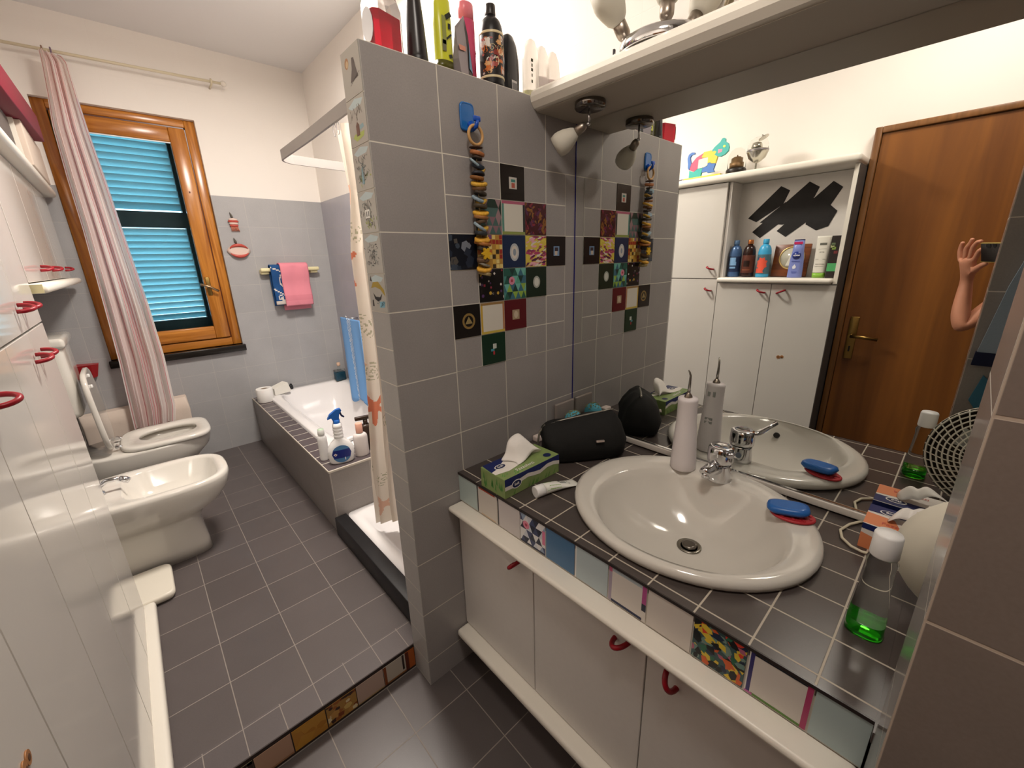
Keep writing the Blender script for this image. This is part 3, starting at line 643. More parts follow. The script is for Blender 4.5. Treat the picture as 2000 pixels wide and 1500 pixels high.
MB().m(m_porc).box((XL + .002, 1.895, .72), (-1.535, 2.25, 1.085), .03, 4).box((XL + .002, 1.888, 1.075), (-1.520, 2.257, 1.125), .018, 4).build('cistern', None, to)
MB().m(m_chrome).cyl((-1.60, 2.07, .40), (-1.60, 2.07, .725), .018).build('flush_pipe', None, to)

bi = thing('bidet', 'white bidet beside the toilet', 'bidet', (-1.35, 1.36, PZ))
bb = MB().m(m_porc); cyb = 1.362
def br_(x0, x1, hw, z, e=3.4): return ring((x0 + x1) / 2, cyb, (x1 - x0) / 2, hw, z, e, 44)
bb.loft([br_(-1.62, -1.195, .105, PZ, 5), br_(-1.62, -1.20, .105, .16, 5), br_(-1.62, -1.21, .105, .28, 4.5), br_(-1.62, -1.19, .125, .325, 4), br_(-1.63, -1.11, .175, .375, 3.4), br_(-1.64, -1.07, .198, .43, 3.2), br_(-1.64, -1.058, .205, .48, 3.2), br_(-1.638, -1.060, .203, .496, 3.2), br_(-1.63, -1.068, .195, .502, 3.2),
         br_(-1.455, -1.10, .165, .500, 4), br_(-1.45, -1.106, .158, .49, 4), br_(-1.43, -1.13, .13, .42, 4), br_(-1.40, -1.17, .09, .375, 3)], True, True)
bb.build('bowl', None, bi)
bt = MB().m(m_chrome).lathe([(.025, .501), (.024, .512), (.018, .518), (.016, .55), (.018, .552), (.018, .562), (.001, .565)], (-1.525, cyb, 0), 24)
bt.tube([(-1.52, cyb, .535), (-1.49, cyb, .556), (-1.455, cyb, .555), (-1.44, cyb, .546)], .010, 14).tube([(-1.446, cyb, .553), (-1.43, cyb, .543), (-1.418, cyb, .532)], .013, 16, rs=[.011, .014, .013]).tube([(-1.52, cyb, .563), (-1.545, cyb, .575), (-1.58, cyb, .592)], .006, 10)
bt.build('faucet', None, bi, 'chrome bidet tap')
# bathroom scale
sc_ = MB().m(mat('scale_plastic', 'e4ddce', .35)).loft([ring(-1.505, 1.11, .135, .118, .112, 12, 48), ring(-1.505, 1.11, .142, .123, .124, 10, 48), ring(-1.505, 1.11, .142, .123, .136, 10, 48), ring(-1.505, 1.11, .136, .117, .1445, 10, 48)])
for x in (-1.6, -1.41):
    for y in (1.02, 1.20): sc_.m(m_black).cyl((x, y, .104), (x, y, .113), .012)
o = sc_.build('bathroom_scale', None); tag(o, 'flat ivory bathroom scale on the raised floor at the foot of the tall cabinet', 'scale')

# three spots of the lamp on the shelf
MBs = [((-.140, -.277, 1.957), (-.139, -.277, 1.972), (-.045, .012, .052)), ((-.112, -.373, 1.957), (-.118, -.376, 1.985), (.012, .006, .06)), ((-.045, -.405, 1.957), (-.052, -.402, 1.972), (.030, -.012, .052))]
for a_, j_, d_ in MBs:
    stm = MB().m(m_chrome).tube([a_, j_], .005, 12).build('stem', None, tl)
    spot(tl, j_, d_, .046, .085, .0175, .039)
MB().m(m_black).box((-.170, -.262, 1.9275), (-.163, -.258, 1.95)).build('base_clip', None, tl)
# dried flowers on the shelf
df = MB()
m_st = mat('dried_stalk', 'b5a88c', .8); m_dk = mat('dark_pot', '3a1d1c', .5)
df.m(m_dk).lathe([(.03, 1.9275), (.034, 1.94), (.034, 1.99), (.03, 2.0)], (-.10, -.60, 0), 20)
for k in range(22):
    a = RND.random() * 6.28; r0 = RND.uniform(.01, .03); df.m(m_st).tube([(-.10 + r0 * math.cos(a), -.60 + r0 * math.sin(a), 1.985), (-.10 + .05 * math.cos(a), -.60 + .06 * math.sin(a), 2.02), (-.10 + .07 * math.cos(a), -.60 + .085 * math.sin(a), 1.945 + RND.random() * .06)], .003, 6)
o = df.build('dried_flower_pot', None); tag(o, 'dark pot of dried stalks on the mirror shelf right of the three-spot lamp', 'dried flowers')

# ---------------------------------------------------------------- bottles
def bottle(name, label, cat, loc, h, r, mb_, mc, neck=(.35, .12), cap=(.42, .14), bands=(), sx=1, sy=1, rot=0, group=None, shoulder=.72, foot=None, sh_r=None, capname='cap', patches=()):
    """rounded bottle with parts: body, cap, label bands and printed patches"""
    t = thing(name, label, cat, loc, (0, 0, rot), group)
    hc = h * cap[1]; hb = h - hc
    P_ = [(r * .9, 0), (r * .98, .003), (r, .008), (r, hb * shoulder)]
    for i in range(1, 6):
        a = i / 5 * PI / 2; P_.append((r - (r - r * neck[0]) * (1 - math.cos(a)) if False else r * neck[0] + (r - r * neck[0]) * math.cos(a), hb * shoulder + (hb * (1 - neck[1] * .3) - hb * shoulder) * math.sin(a)))
    P_.append((r * neck[0], hb))
    MB(local=True).m(mb_).lathe(P_, (0, 0, 0), 32, sx, sy).build('body', None, t)
    rc = r * cap[0]
    MB(local=True).m(mc).lathe([(rc * .97, hb), (rc, hb + .002), (rc * .97, h - .002), (rc * .88, h)], (0, 0, 0), 24, min(1, sx * 1.0), sy if cap[0] > .8 else 1).build(capname, None, t)
    for z0, z1, ml in bands:
        MB(local=True).m(ml).lathe([(r * 1.004, z0), (r * 1.008, z0 + .001), (r * 1.008, z1 - .001), (r * 1.004, z1)], (0, 0, 0), 32, sx, sy).build('label_band', None, t)
    if patches:
        g = MB(local=True); rr = r * 1.012
        for c, a0, z0, pl in patches:          # polygon of (arc metres, z metres) round angle a0
            g.m(pm(c)); st = .0035; us = [q[0] for q in pl]; ws = [q[1] for q in pl]
            def P3(u, w_): a = a0 + u / r; return (rr * sx * math.cos(a), rr * sy * math.sin(a), z0 + w_)
            if max(us) - min(us) < .018: g.f([g.v(P3(u, w_)) for u, w_ in pl], False); continue
            def inside(x, y):
                k = False
                for (xa, ya), (xb, yb) in zip(pl, pl[1:] + pl[:1]):
                    if (ya > y) != (yb > y) and x < (xb - xa) * (y - ya) / (yb - ya) + xa: k = not k
                return k
            u = min(us)
            while u < max(us):
                w_ = min(ws)
                while w_ < max(ws):
                    if inside(u + st / 2, w_ + st / 2): g.f([g.v(P3(u, w_)), g.v(P3(u + st, w_)), g.v(P3(u + st, w_ + st)), g.v(P3(u, w_ + st))], False)
                    w_ += st
                u += st
        g.build('print', None, t)
    return t
def wrap_blobs(cols, n, z0, z1, size, a0=-PI, a1=PI, r=.03):
    o = []
    for k in range(n):
        m_ = RND.choice((5, 6, 7)); s_ = size * RND.uniform(.5, 1.2); ph = RND.random() * 6; e = RND.uniform(.6, 1.6)
        o.append((RND.choice(cols), RND.uniform(a0, a1), RND.uniform(z0 + s_, z1 - s_), [(s_ * e * math.cos(ph + 6.283 * i / m_), s_ / e * math.sin(ph + 6.283 * i / m_)) for i in range(m_)]))
    return o
TZ = H + .0005
# red mouthwash on the partition
rw = thing('mouthwash_bottle', 'clear faceted bottle of red liquid at the left end of the partition top', 'bottle', (-.668, .040, TZ), (0, 0, .25))
def octo(w, d, c, z): return [(-w + c, -d, z), (w - c, -d, z), (w, -d + c, z), (w, d - c, z), (w - c, d, z), (-w + c, d, z), (-w, d - c, z), (-w, -d + c, z)]
m_clear = mat('clear_plastic', 'f4f2f2', .04, trans=.95, ior=1.12)
m_redl = mat('red_liquid', 'd01030', .05, trans=.55, ior=1.2)
MB(local=True).m(m_clear).loft([octo(.043, .027, .010, .0), octo(.044, .028, .010, .004), octo(.044, .028, .010, .088), octo(.034, .024, .009, .112), octo(.018, .018, .006, .122), octo(.017, .017, .006, .135)], sm=False).build('body', None, rw)
MB(local=True).m(m_redl).loft([octo(.040, .0245, .009, .003), octo(.041, .025, .009, .075)], sm=False).build('red_liquid', None, rw)
MB(local=True).m(m_clear).lathe([(.020, .128), (.022, .130), (.022, .158), (.019, .162)], (0, 0, 0), 20).build('cap', None, rw)
MB(local=True).m(mat('pale_label', 'd8d8dc', .4)).prism([(-.0445 , .018 * math.cos(i * PI / 8), .045 + .034 * math.sin(i * PI / 8)) for i in range(16)], (-.0012, 0, 0)).build('oval_label', None, rw)
t = thing('cosmetic_tube', 'tall tapering black tube on the partition top beside the red mouthwash', 'tube', (-.582, .034, TZ))
MB(local=True).m(mat('black_tube', '231f20', .3)).lathe([(.0245, 0), (.026, .003), (.0255, .02), (.021, .09), (.014, .165), (.010, .195)], (0, 0, 0), 32).build('body', None, t)
MB(local=True).m(mat('black_tube_foot', '120f10', .4)).lathe([(.0262, 0), (.0265, .002), (.0262, .012), (.0258, .013)], (0, 0, 0), 32).build('cap', None, t)
t = thing('shower_gel_tube', 'yellow green tube with black print and a slanted top on the partition', 'tube', (-.505, .030, TZ))
m_yg = mat('yellow_green', 'c9cc34', .3)
MB(local=True).m(m_yg).loft([ring(0, 0, .0245, .018, 0, 2.4, 32), ring(0, 0, .0245, .018, .024, 2.4, 32), ring(0, 0, .0245, .017, .10, 2.4, 32), ring(0, 0, .0235, .013, .150, 2.4, 32, sh=.25), ring(0, 0, .017, .008, .160, 2.4, 32, sh=.3)]).build('body', None, t)
MB(local=True).m(mat('olive_cap', '4c4a10', .3)).loft([ring(0, 0, .0248, .0184, 0, 2.4, 32), ring(0, 0, .0248, .0184, .022, 2.4, 32)]).build('cap', None, t)
g = MB(local=True)
for c, u, z0, w_, h_, tl_ in (('22261c', .006, .118, .010, .005, .6), ('22261c', .008, .096, .004, .006, 0), ('22261c', .006, .074, .010, .0022, .7), ('6c6a50', -.010, .052, .006, .012, 0), ('22261c', .008, .032, .005, .004, .3), ('8a8f4a', -.008, .085, .006, .03, 0)):
    cs_, sn_ = math.cos(tl_), math.sin(tl_); g.m(pm(c)); pl = [(a * w_, b * h_) for a, b in ((-1, -1), (1, -1), (1, 1), (-1, 1))]
    g.f([g.v((u + a * cs_ - b * sn_, -.0192, z0 + a * sn_ + b * cs_)) for a, b in pl], False)
g.build('print', None, t)
t = thing('foil_sachet', 'grey and black foil sachet leaning on the pink tube on the partition', 'sachet', (-.452, .022, TZ), (0, 0, .35))
g = MB(local=True).m(mat('foil_grey', '8c8488', .35, .3)); g.loft([[(-.030, -.014, 0), (.026, -.014, 0), (.026, .010, 0), (-.030, .010, 0)], [(-.034, -.012, .03), (.026, -.012, .03), (.026, .008, .03), (-.034, .008, .03)], [(-.030, -.004, .09), (.022, -.006, .1), (.022, .002, .1), (-.030, .0, .09)], [(-.024, .001, .105), (.016, .0, .142), (.016, .002, .142), (-.024, .003, .105)]], sm=False)
g.build('pouch', None, t)
g = MB(local=True); g.m(pm('1a1618')).f([g.v(p) for p in ((.008, -.0150, .002), (.0262, -.0150, .002), (.0262, -.0132, .03), (.0222, -.0068, .1), (.014, -.0030, .135))], False); g.m(pm('6f98b4')).f([g.v(p) for p in ((.010, -.0154, .02), (.0255, -.0154, .012), (.0222, -.0085, .085))], False)
g.m(pm('c97a60')).f([g.v(p) for p in ((-.030, -.0128, .05), (.0, -.0128, .055), (.0, -.0115, .066), (-.030, -.0115, .062))], False); g.build('print', None, t)
t = thing('pink_tube', 'tall pink tube behind the foil sachet on the partition', 'tube', (-.405, .058, TZ))
MB(local=True).m(mat('pink_tube_body', 'c9466c', .35)).loft([ring(0, 0, .024, .018, 0, 2.2, 28), ring(0, 0, .0235, .018, .15, 2.2, 28)]).build('body', None, t)
MB(local=True).m(mat('pale_pink', 'e8808c', .3)).loft([ring(0, 0, .022, .0165, .15, 2.2, 28), ring(0, 0, .0215, .0165, .186, 2.2, 28), ring(0, 0, .019, .014, .19, 2.2, 28)]).build('cap', None, t)
t = thing('glass_vial', 'small clear vial with a ring stopper beside the patterned black bottle', 'vial', (-.383, .062, TZ))
MB(local=True).m(m_clear).lathe([(.014, 0), (.015, .002), (.015, .07), (.008, .076)], (0, 0, 0), 20).build('body', None, t)
MB(local=True).m(mat('steel_nozzle', 'a8a49c', .25, 1)).tube([(.009 * math.cos(i * PI / 6), 0, .085 + .009 * math.sin(i * PI / 6)) for i in range(12)], .0022, 8, closed=True).build('stopper', None, t)
BK = ['c96a24', 'e0dcd4', '8a3a34', 'd8a870', 'c9b8b0', 'a8524a', 'e6d9b0', 'c96a24']
t = bottle('shower_gel_bottle', 'black bottle with a colourful scroll pattern standing on the partition', 'bottle', (-.335, .038, TZ), .200, .0345, mat('black_plastic', '141214', .35), mat('dark_cap', '2a2422', .35), (.42, .1), (.44, .13),
           [(.020, .1265, mat('label_black', '1c1412', .4))], shoulder=.70, patches=wrap_blobs(BK, 90, .026, .122, .0075, -PI * .98, .2, .0345))
MB(local=True).m(mat('pale_gold', 'd8c8a0', .4)).lathe([(.0350, .124), (.0354, .125), (.0354, .129), (.0350, .130)], (0, 0, 0), 32).build('ring_line', None, t)
MB(local=True).m(mat('pale_gold', 'd8c8a0', .4)).lathe([(.0350, .019), (.0354, .020), (.0354, .024), (.0350, .025)], (0, 0, 0), 32).build('ring_line', None, t)
g = MB(local=True).m(mat('pale_gold', 'd8c8a0', .4))
for a0_, z0_ in ((-2.2, .088), (-1.2, .092)):
    pts = []
    for i in range(26):
        q = i / 25 * 8; rr_ = .010 * (1 - q / 9.5); u = rr_ * math.cos(q); w_ = rr_ * math.sin(q); a = a0_ + u / .0345; pts.append((.0356 * math.cos(a), .0356 * math.sin(a), z0_ + w_))
    g.tube(pts, .0007, 5)
g.build('scroll_print', None, t)
t = thing('shampoo_bottle', 'glossy black oval shampoo bottle behind the patterned black one', 'bottle', (-.252, .058, TZ), (0, 0, .1))
MB(local=True).m(mat('gloss_black', '1a1a1d', .12)).loft([ring(0, 0, .036, .020, 0, 2.3, 36), ring(0, 0, .038, .021, .006, 2.3, 36), ring(0, 0, .040, .022, .06, 2.3, 36), ring(0, 0, .038, .021, .10, 2.3, 36), ring(0, 0, .030, .018, .135, 2.3, 36), ring(0, 0, .018, .012, .156, 2.2, 36), ring(0, 0, .006, .005, .163, 2, 36)]).build('body', None, t)
g = MB(local=True).m(pm('b4b0ae')); g.f([g.v(p) for p in ((-.012, -.0226, .008), (.012, -.0222, .008), (.012, -.0222, .040), (-.012, -.0226, .040))], False)
for i in range(9): g.m(pm('2c2a2c')); g.f([g.v(p) for p in ((-.010 + i * .0024, -.0229, .014), (-.0088 + i * .0024, -.0229, .014), (-.0088 + i * .0024, -.0229, .034), (-.010 + i * .0024, -.0229, .034))], False)
g.build('barcode_label', None, t)
m_mist = mat('frosted_clear', 'f0ece6', .25, trans=.6, ior=1.15)
for i, (x, y, ml, lb) in enumerate(((-.170, .046, 'c9c832', 'frosted bottle with a little yellow liquid and black print on the partition'), (-.112, .056, 'e0ccd0', 'frosted bottle with pale pinkish liquid, middle of three by the shelf end'), (-.056, .060, 'e8c0c8', 'frosted bottle of pink liquid nearest the wall on the partition'))):
    t = thing('plastic_bottle', lb, 'bottle', (x, y, TZ), (0, 0, 0), 'frosted bottles at the right end of the partition')
    MB(local=True).m(m_mist).loft([ring(0, 0, .027, .019, 0, 2.4, 32), ring(0, 0, .029, .020, .005, 2.4, 32), ring(0, 0, .029, .020, .11, 2.4, 32), ring(0, 0, .025, .018, .14, 2.3, 32), ring(0, 0, .014, .012, .162, 2.2, 32), ring(0, 0, .005, .005, .168, 2, 32)]).build('body', None, t)
    MB(local=True).m(mat('liquid_' + ml, ml, .1, trans=.3, ior=1.2)).loft([ring(0, 0, .0265, .0178, .003, 2.4, 32), ring(0, 0, .0265, .0178, (.028, .08, .085)[i], 2.4, 32)]).build('liquid', None, t)
    if i == 0:
        for z0_, w_ in ((.105, .009), (.092, .005), (.08, .008), (.066, .004), (.050, .006)):
            MB(local=True).m(mat('dark_print', '35351f', .5)).box((-.014 - w_ / 2, -.0208, z0_ - .004), (-.014 + w_ / 2, -.0203, z0_ + .004)).build('print', None, t)

# ---------------------------------------------------------------- hook with the hanging garland
hk = thing('adhesive_hook', 'translucent blue plastic hook stuck on the partition tiles', 'hook', (-.464, -.0012, 1.80))
m_tb = mat('translucent_blue', '2878c8', .15, trans=.25)
MB(Matrix.Translation((-.4655, -.0012, 1.802)) @ Matrix.Rotation(PI / 2, 4, 'X')).m(m_tb).loft([ring(0, 0, .0240, .0345, 0, 5, 40), ring(0, 0, .0240, .0345, .003, 5, 40), ring(0, 0, .0215, .032, .0052, 5, 40), ring(0, 0, .0200, .0305, .0052, 5, 40), ring(0, 0, .0195, .030, .0042, 5, 40)]).build('plate', None, hk)
MB().m(mat('blue_hook', '1450b8', .2)).tube([(-.458, -.006, 1.786), (-.457, -.018, 1.772), (-.456, -.030, 1.776), (-.455, -.034, 1.790)], .006, 12, rs=[.010, .007, .006, .0045]).box((-.468, -.036, 1.786), (-.444, -.030, 1.800), .003).build('hook_arm', None, hk)
gl = thing('dried_fruit_garland', 'hanging garland of wooden ring, dried slices and blue ribbons on the blue hook', 'garland', (-.456, -.024, 1.757))
m_wd = mat('light_wood', 'c69a62', .45); gy = -.0235
MB().m(m_wd).tube([(-.456 + .0235 * math.cos(a * PI / 12), gy - .001, 1.7555 + .0235 * math.sin(a * PI / 12)) for a in range(24)], .0042, 10, closed=True).build('ring', None, gl)
MB().m(mat('twine', '9c8a66', .9)).cyl((-.456, gy, 1.735), (-.450, gy, 1.402), .0015, n=6).build('cord', None, gl)
def slice_(z0, r, th, col, tiltx=0, tilty=0, dx=0, name='slice', n=14, jag=.12):
    M_ = Matrix.Translation((-.456 + dx - (1.757 - z0) * -.014, gy, z0)) @ Matrix.Rotation(tilty, 4, 'Y') @ Matrix.Rotation(tiltx, 4, 'X')
    rr = [r * (1 + RND.uniform(-jag, jag)) for _ in range(n)]
    def rg(k, z): return [(rr[i] * k * math.cos(2 * PI * i / n), min(.98, 1) * rr[i] * k * .85 * math.sin(2 * PI * i / n), z) for i in range(n)]
    MB(M_).m(mat('slice_' + col, col, .6, noise=.25, nscale=200)).loft([rg(.92, -th / 2), rg(1, -th / 4), rg(1, th / 4), rg(.92, th / 2)]).build(name, None, gl)
seq = [(1.726, .019, .003, '4a3426', 0, .0, .0), (1.712, .020, .010, 'a8683a', .2, .15, .003), (1.700, .016, .006, '3a2c22', 0, .2, .002), (1.686, .021, .006, '8fa4ae', .5, .5, -.004), (1.680, .019, .012, '26303c', .3, .3, .003), (1.668, .018, .006, 'b08c3c', .2, -.4, .008),
       (1.660, .020, .008, '2c2c34', -.2, .1, 0), (1.650, .020, .008, '8a5a2c', .1, .1, -.002), (1.636, .024, .009, 'd8a83c', .35, -.1, .004), (1.624, .020, .010, '6a4a2c', .2, -.1, .003), (1.612, .019, .009, '3c3228', 0, .2, .005),
       (1.596, .022, .008, '8a9ca8', .5, .25, -.003), (1.590, .018, .008, 'c9a040', .3, -.3, .008), (1.578, .021, .009, '4a4030', .1, .1, .004), (1.560, .024, .009, 'e0aa38', .35, -.08, .004), (1.549, .023, .009, '9a6838', .2, .05, .002), (1.537, .019, .009, '55402c', 0, -.2, .003),
       (1.523, .022, .008, '94a6b0', .5, .45, -.002), (1.518, .018, .009, 'c9a040', .3, -.2, .009), (1.505, .021, .011, '303438', .1, .1, .001), (1.488, .025, .009, 'd8a038', .35, -.12, .003), (1.477, .026, .009, 'a86c34', .2, .1, .006), (1.463, .020, .012, '3a3026', .1, .1, .004),
       (1.432, .021, .012, '6a5038', .2, -.1, .002), (1.419, .020, .007, '8a8474', .3, .3, .004), (1.405, .024, .009, 'e2aa3c', .35, -.05, .002), (1.392, .020, .010, 'a89468', .1, .2, .006)]
for q in seq: slice_(*q)
g = MB(Matrix.Translation((-.449, gy - .018, 1.448)) @ Matrix.Rotation(PI / 2, 4, 'X')).m(mat('flower_yellow', 'dcae20', .5))
pl = []
for i in range(40):
    a = 2 * PI * i / 40; r_ = .014 + .004 * math.cos(6 * a); pl.append((r_ * math.cos(a), r_ * math.sin(a), -.003))
g.prism(pl, (0, 0, .006)); g.build('yellow_flower', None, gl)

# ---------------------------------------------------------------- things on the vanity worktop
CT = CZ + .0004
def tissue_sheet(parent, pts, mt=None, name='tissue'):
    g = MB().m(mt or mat('tissue_paper', 'efeae4', .9)); n = len(pts); k = len(pts[0])
    V_ = [[g.v(p) for p in r_] for r_ in pts]
    for i in range(n - 1):
        for j in range(k - 1): g.f([V_[i][j], V_[i+1][j], V_[i+1][j+1], V_[i][j+1]], True)
    def md(o):
        subs(2)(o); solid(.0008)(o)
    return g.build(name, None, parent, None, md)
tb1 = thing('tissue_box', 'green and navy tissue box standing on the dark worktop at the left', 'tissue box', (-.456, -.176, CT))
X0, X1, Y0, Y1, Z1 = -.573, -.342, -.231, -.121, .8335
MB().m(mat('green_card', '84985c', .4, noise=.12, nscale=30)).box((X0, Y0, CT), (X1, Y1, Z1), .001, 1).build('box', None, tb1)
def flat(parent, name, polys, mt_=None, label=None):
    g = MB()
    for c, pl in polys: g.m(pm(c, .45)); g.f([g.v(p) for p in pl], False)
    return g.build(name, None, parent, label)
F = lambda u, z: (X0 + u * (X1 - X0), Y0 - .0004, CT + z * (Z1 - CT))
F2 = lambda u, z: (X0 + u * (X1 - X0), Y0 - .0008, CT + z * (Z1 - CT))
Tp = lambda u, v: (X0 + u * (X1 - X0), Y0 + v * (Y1 - Y0), Z1 + .0004)
Tp2 = lambda u, v: (X0 + u * (X1 - X0), Y0 + v * (Y1 - Y0), Z1 + .0008)
wave = [(0, .62), (.12, .60), (.25, .72), (.4, .80), (.5, .72), (.62, .66), (.76, .80), (.88, .78), (1, .66)]
polys = [('1c2a68', [F(0, 1), F(1, 1)] + [F(u, z) for u, z in wave[::-1]])]
g = MB(); g.m(pm('17245e', .45))
for i in range(len(wave) - 1): g.f([g.v(F(wave[i][0], wave[i][1])), g.v(F(wave[i+1][0], wave[i+1][1])), g.v(F(wave[i+1][0], 1)), g.v(F(wave[i][0], 1))], False)
g.m(pm('dcd6ce', .45))
for i in range(len(wave) - 1): g.f([g.v(F2(wave[i][0], wave[i][1] - .2)), g.v(F2(wave[i+1][0], wave[i+1][1] - .2)), g.v(F2(wave[i+1][0], wave[i+1][1])), g.v(F2(wave[i][0], wave[i][1]))], False)
g.m(pm('56863a', .45))
for i in range(9): u = .08 + RND.random() * .85; g.f([g.v(F2(u, .05)), g.v(F2(u + .03, .08)), g.v(F2(u + .05, .36))], False)
g.m(pm('17245e', .45)); g.f([g.v(Tp(u, v)) for u, v in ((0, .52), (.03, 1), (.62, 1), (.5, .97), (.3, .80), (.12, .56))], False); g.f([g.v(Tp(u, v)) for u, v in ((.5, 1), (.98, 1), (.7, .88))], False)
g.m(pm('ece6de', .45)); g.f([g.v(Tp2(u, v)) for u, v in ((0, .36), (0, .52), (.12, .58), (.3, .80), (.55, .95), (.72, .92), (.66, .8), (.9, .86), (.92, .78), (.7, .55), (.42, .36), (.2, .28))], False)
g.m(pm('5a9a44', .45))
for i in range(10): u = .02 + RND.random() * .5; v = RND.random() * .22; g.f([g.v(Tp2(u, v)), g.v(Tp2(u + .03, v + .02)), g.v(Tp2(u + .06, v + .12))], False)
g.m(pm('14204e', .45)); g.f([g.v(Tp2(.86 + .06 * math.cos(i * PI / 8), .2 + .11 * math.sin(i * PI / 8))) for i in range(16)], False)
g.m(pm('4c8a3c', .45))
for i in range(12): v = RND.random() * .9; z_ = RND.random() * .5; g.f([g.v((X0 - .0006, Y0 + v * .11, CT + (z_ + .02) * .06)), g.v((X0 - .0006, Y0 + (v + .06) * .11, CT + (z_ + .1) * .06)), g.v((X0 - .0006, Y0 + (v + .03) * .11, CT + (z_ + .45) * .06))], False)
g.build('print', None, tb1)
def oval_logo(parent, P_, a, b, nm='logo', word='Soft', size=.011, tloc=None, trot=None, c0='f0ece6', c1='14204e'):
    g = MB(); g.m(pm(c0, .45)); g.f([g.v(P_(a * math.cos(i * PI / 14), b * math.sin(i * PI / 14), 0)) for i in range(28)], False)
    g.m(pm(c1, .45)); g.f([g.v(P_(a * .86 * math.cos(i * PI / 14), b * .78 * math.sin(i * PI / 14), .0004)) for i in range(28)], False)
    g.build(nm, None, parent)
    o = text('logo_text', word, size, pm('f0ece6', .45), parent, Vector(tloc) - parent.location, trot, .0001, bold=.0002)
oval_logo(tb1, lambda a, b, h: (X0 + .043 + a, Y0 + .068 + b, Z1 + .0012 + h), .021, .013, word='Soft', size=.013, tloc=(X0 + .043, Y0 + .068, Z1 + .0019), trot=(0, 0, 0))
oval_logo(tb1, lambda a, b, h: (X0 + .045 + a, Y0 - .0012 - h, CT + .034 + b), .020, .014, word='Soft', size=.012, tloc=(X0 + .045, Y0 - .0019, CT + .034), trot=(PI / 2, 0, 0))
text('box_text', 'Fazzoletti', .019, pm('f0ece6', .45), tb1, Vector((X0 + .098, Y0 + .018, Z1 + .0012)) - tb1.location, (0, 0, 0), .0001)
cx_, cy_ = -.445, -.165
tissue_sheet(tb1, [[(cx_ - .07, cy_ + .028, .836), (cx_ - .045, cy_ + .012, .838), (cx_ - .03, cy_ - .02, .836), (cx_ - .05, cy_ - .03, .8345)],
                   [(cx_ - .035, cy_ + .03, .850), (cx_ - .03, cy_ + .012, .855), (cx_ - .018, cy_ - .012, .846), (cx_ - .01, cy_ - .028, .837)],
                   [(cx_ - .03, cy_ + .035, .886), (cx_ - .028, cy_ + .01, .882), (cx_ - .006, cy_ - .004, .868), (cx_ + .015, cy_ - .02, .845)],
                   [(cx_ + .0, cy_ + .038, .900), (cx_ + .004, cy_ + .012, .892), (cx_ + .022, cy_ + .0, .880), (cx_ + .038, cy_ - .015, .852)],
                   [(cx_ + .035, cy_ + .036, .902), (cx_ + .038, cy_ + .014, .890), (cx_ + .044, cy_ + .0, .872), (cx_ + .06, cy_ - .018, .850)],
                   [(cx_ + .04, cy_ + .03, .860), (cx_ + .045, cy_ + .012, .852), (cx_ + .055, cy_ - .004, .846), (cx_ + .075, cy_ - .022, .842)],
                   [(cx_ + .02, cy_ + .03, .838), (cx_ + .03, cy_ + .012, .838), (cx_ + .045, cy_ - .006, .838), (cx_ + .062, cy_ - .012, .837)]])
# toothpaste
tpt = thing('toothpaste_tube', 'white toothpaste tube with green print lying in front of the green tissue box', 'toothpaste', (-.43, -.30, CT))
Mt = Matrix.Translation((-.505, -.283, CT + .0172)) @ Matrix.Rotation(-.20, 4, 'Z')
MB(Mt).m(m_white).lathe([(.015, .0), (.0172, .001), (.0172, .028), (.015, .03)], (0, 0, 0), 28, ax='x').build('cap', None, tpt)
g = MB(Mt).m(mat('tube_white', 'e6e6de', .3)); rg = []
for k, (x, hy, hz, dz) in enumerate(((.030, .0165, .0165, 0), (.05, .0168, .0155, -.001), (.08, .018, .012, -.0045), (.115, .0195, .006, -.0105), (.145, .020, .0012, -.0155), (.152, .020, .0010, -.0158))):
    rg.append([(x, hy * math.cos(2 * PI * j / 28), dz + hz * math.sin(2 * PI * j / 28)) for j in range(28)])
g.loft(rg).build('tube', None, tpt)
g = MB(Mt)
def onT(x, a, e=.0005):
    xs = [.030, .05, .08, .115, .145]; v = [(.0165, .0165, 0), (.0168, .0155, -.001), (.018, .012, -.0045), (.0195, .006, -.0105), (.020, .0012, -.0155)]
    for i in range(4):
        if x <= xs[i+1]: q = (x - xs[i]) / (xs[i+1] - xs[i]); b = [v[i][k] * (1 - q) + v[i+1][k] * q for k in range(3)]; break
    return (x, (b[0] + e) * math.cos(a), b[2] + (b[1] + e) * math.sin(a))
for c, xa, xb, a0_, a1_ in (('6a9a3c', .034, .062, 1.2, 3.0), ('1c2c2c', .084, .092, 1.1, 1.5), ('1c2c2c', .096, .112, 1.2, 1.4), ('1c2c2c', .086, .110, 1.7, 1.85), ('8fb060', .045, .085, 2.2, 2.9), ('1c2c2c', .118, .122, 1.0, 2.0)):
    for i in range(4):
        x0_ = xa + (xb - xa) * i / 4; x1_ = xa + (xb - xa) * (i + 1) / 4; g.m(pm(c)); g.f([g.v(onT(x0_, a0_)), g.v(onT(x1_, a0_)), g.v(onT(x1_, a1_)), g.v(onT(x0_, a1_))], False)
g.build('print', None, tpt)
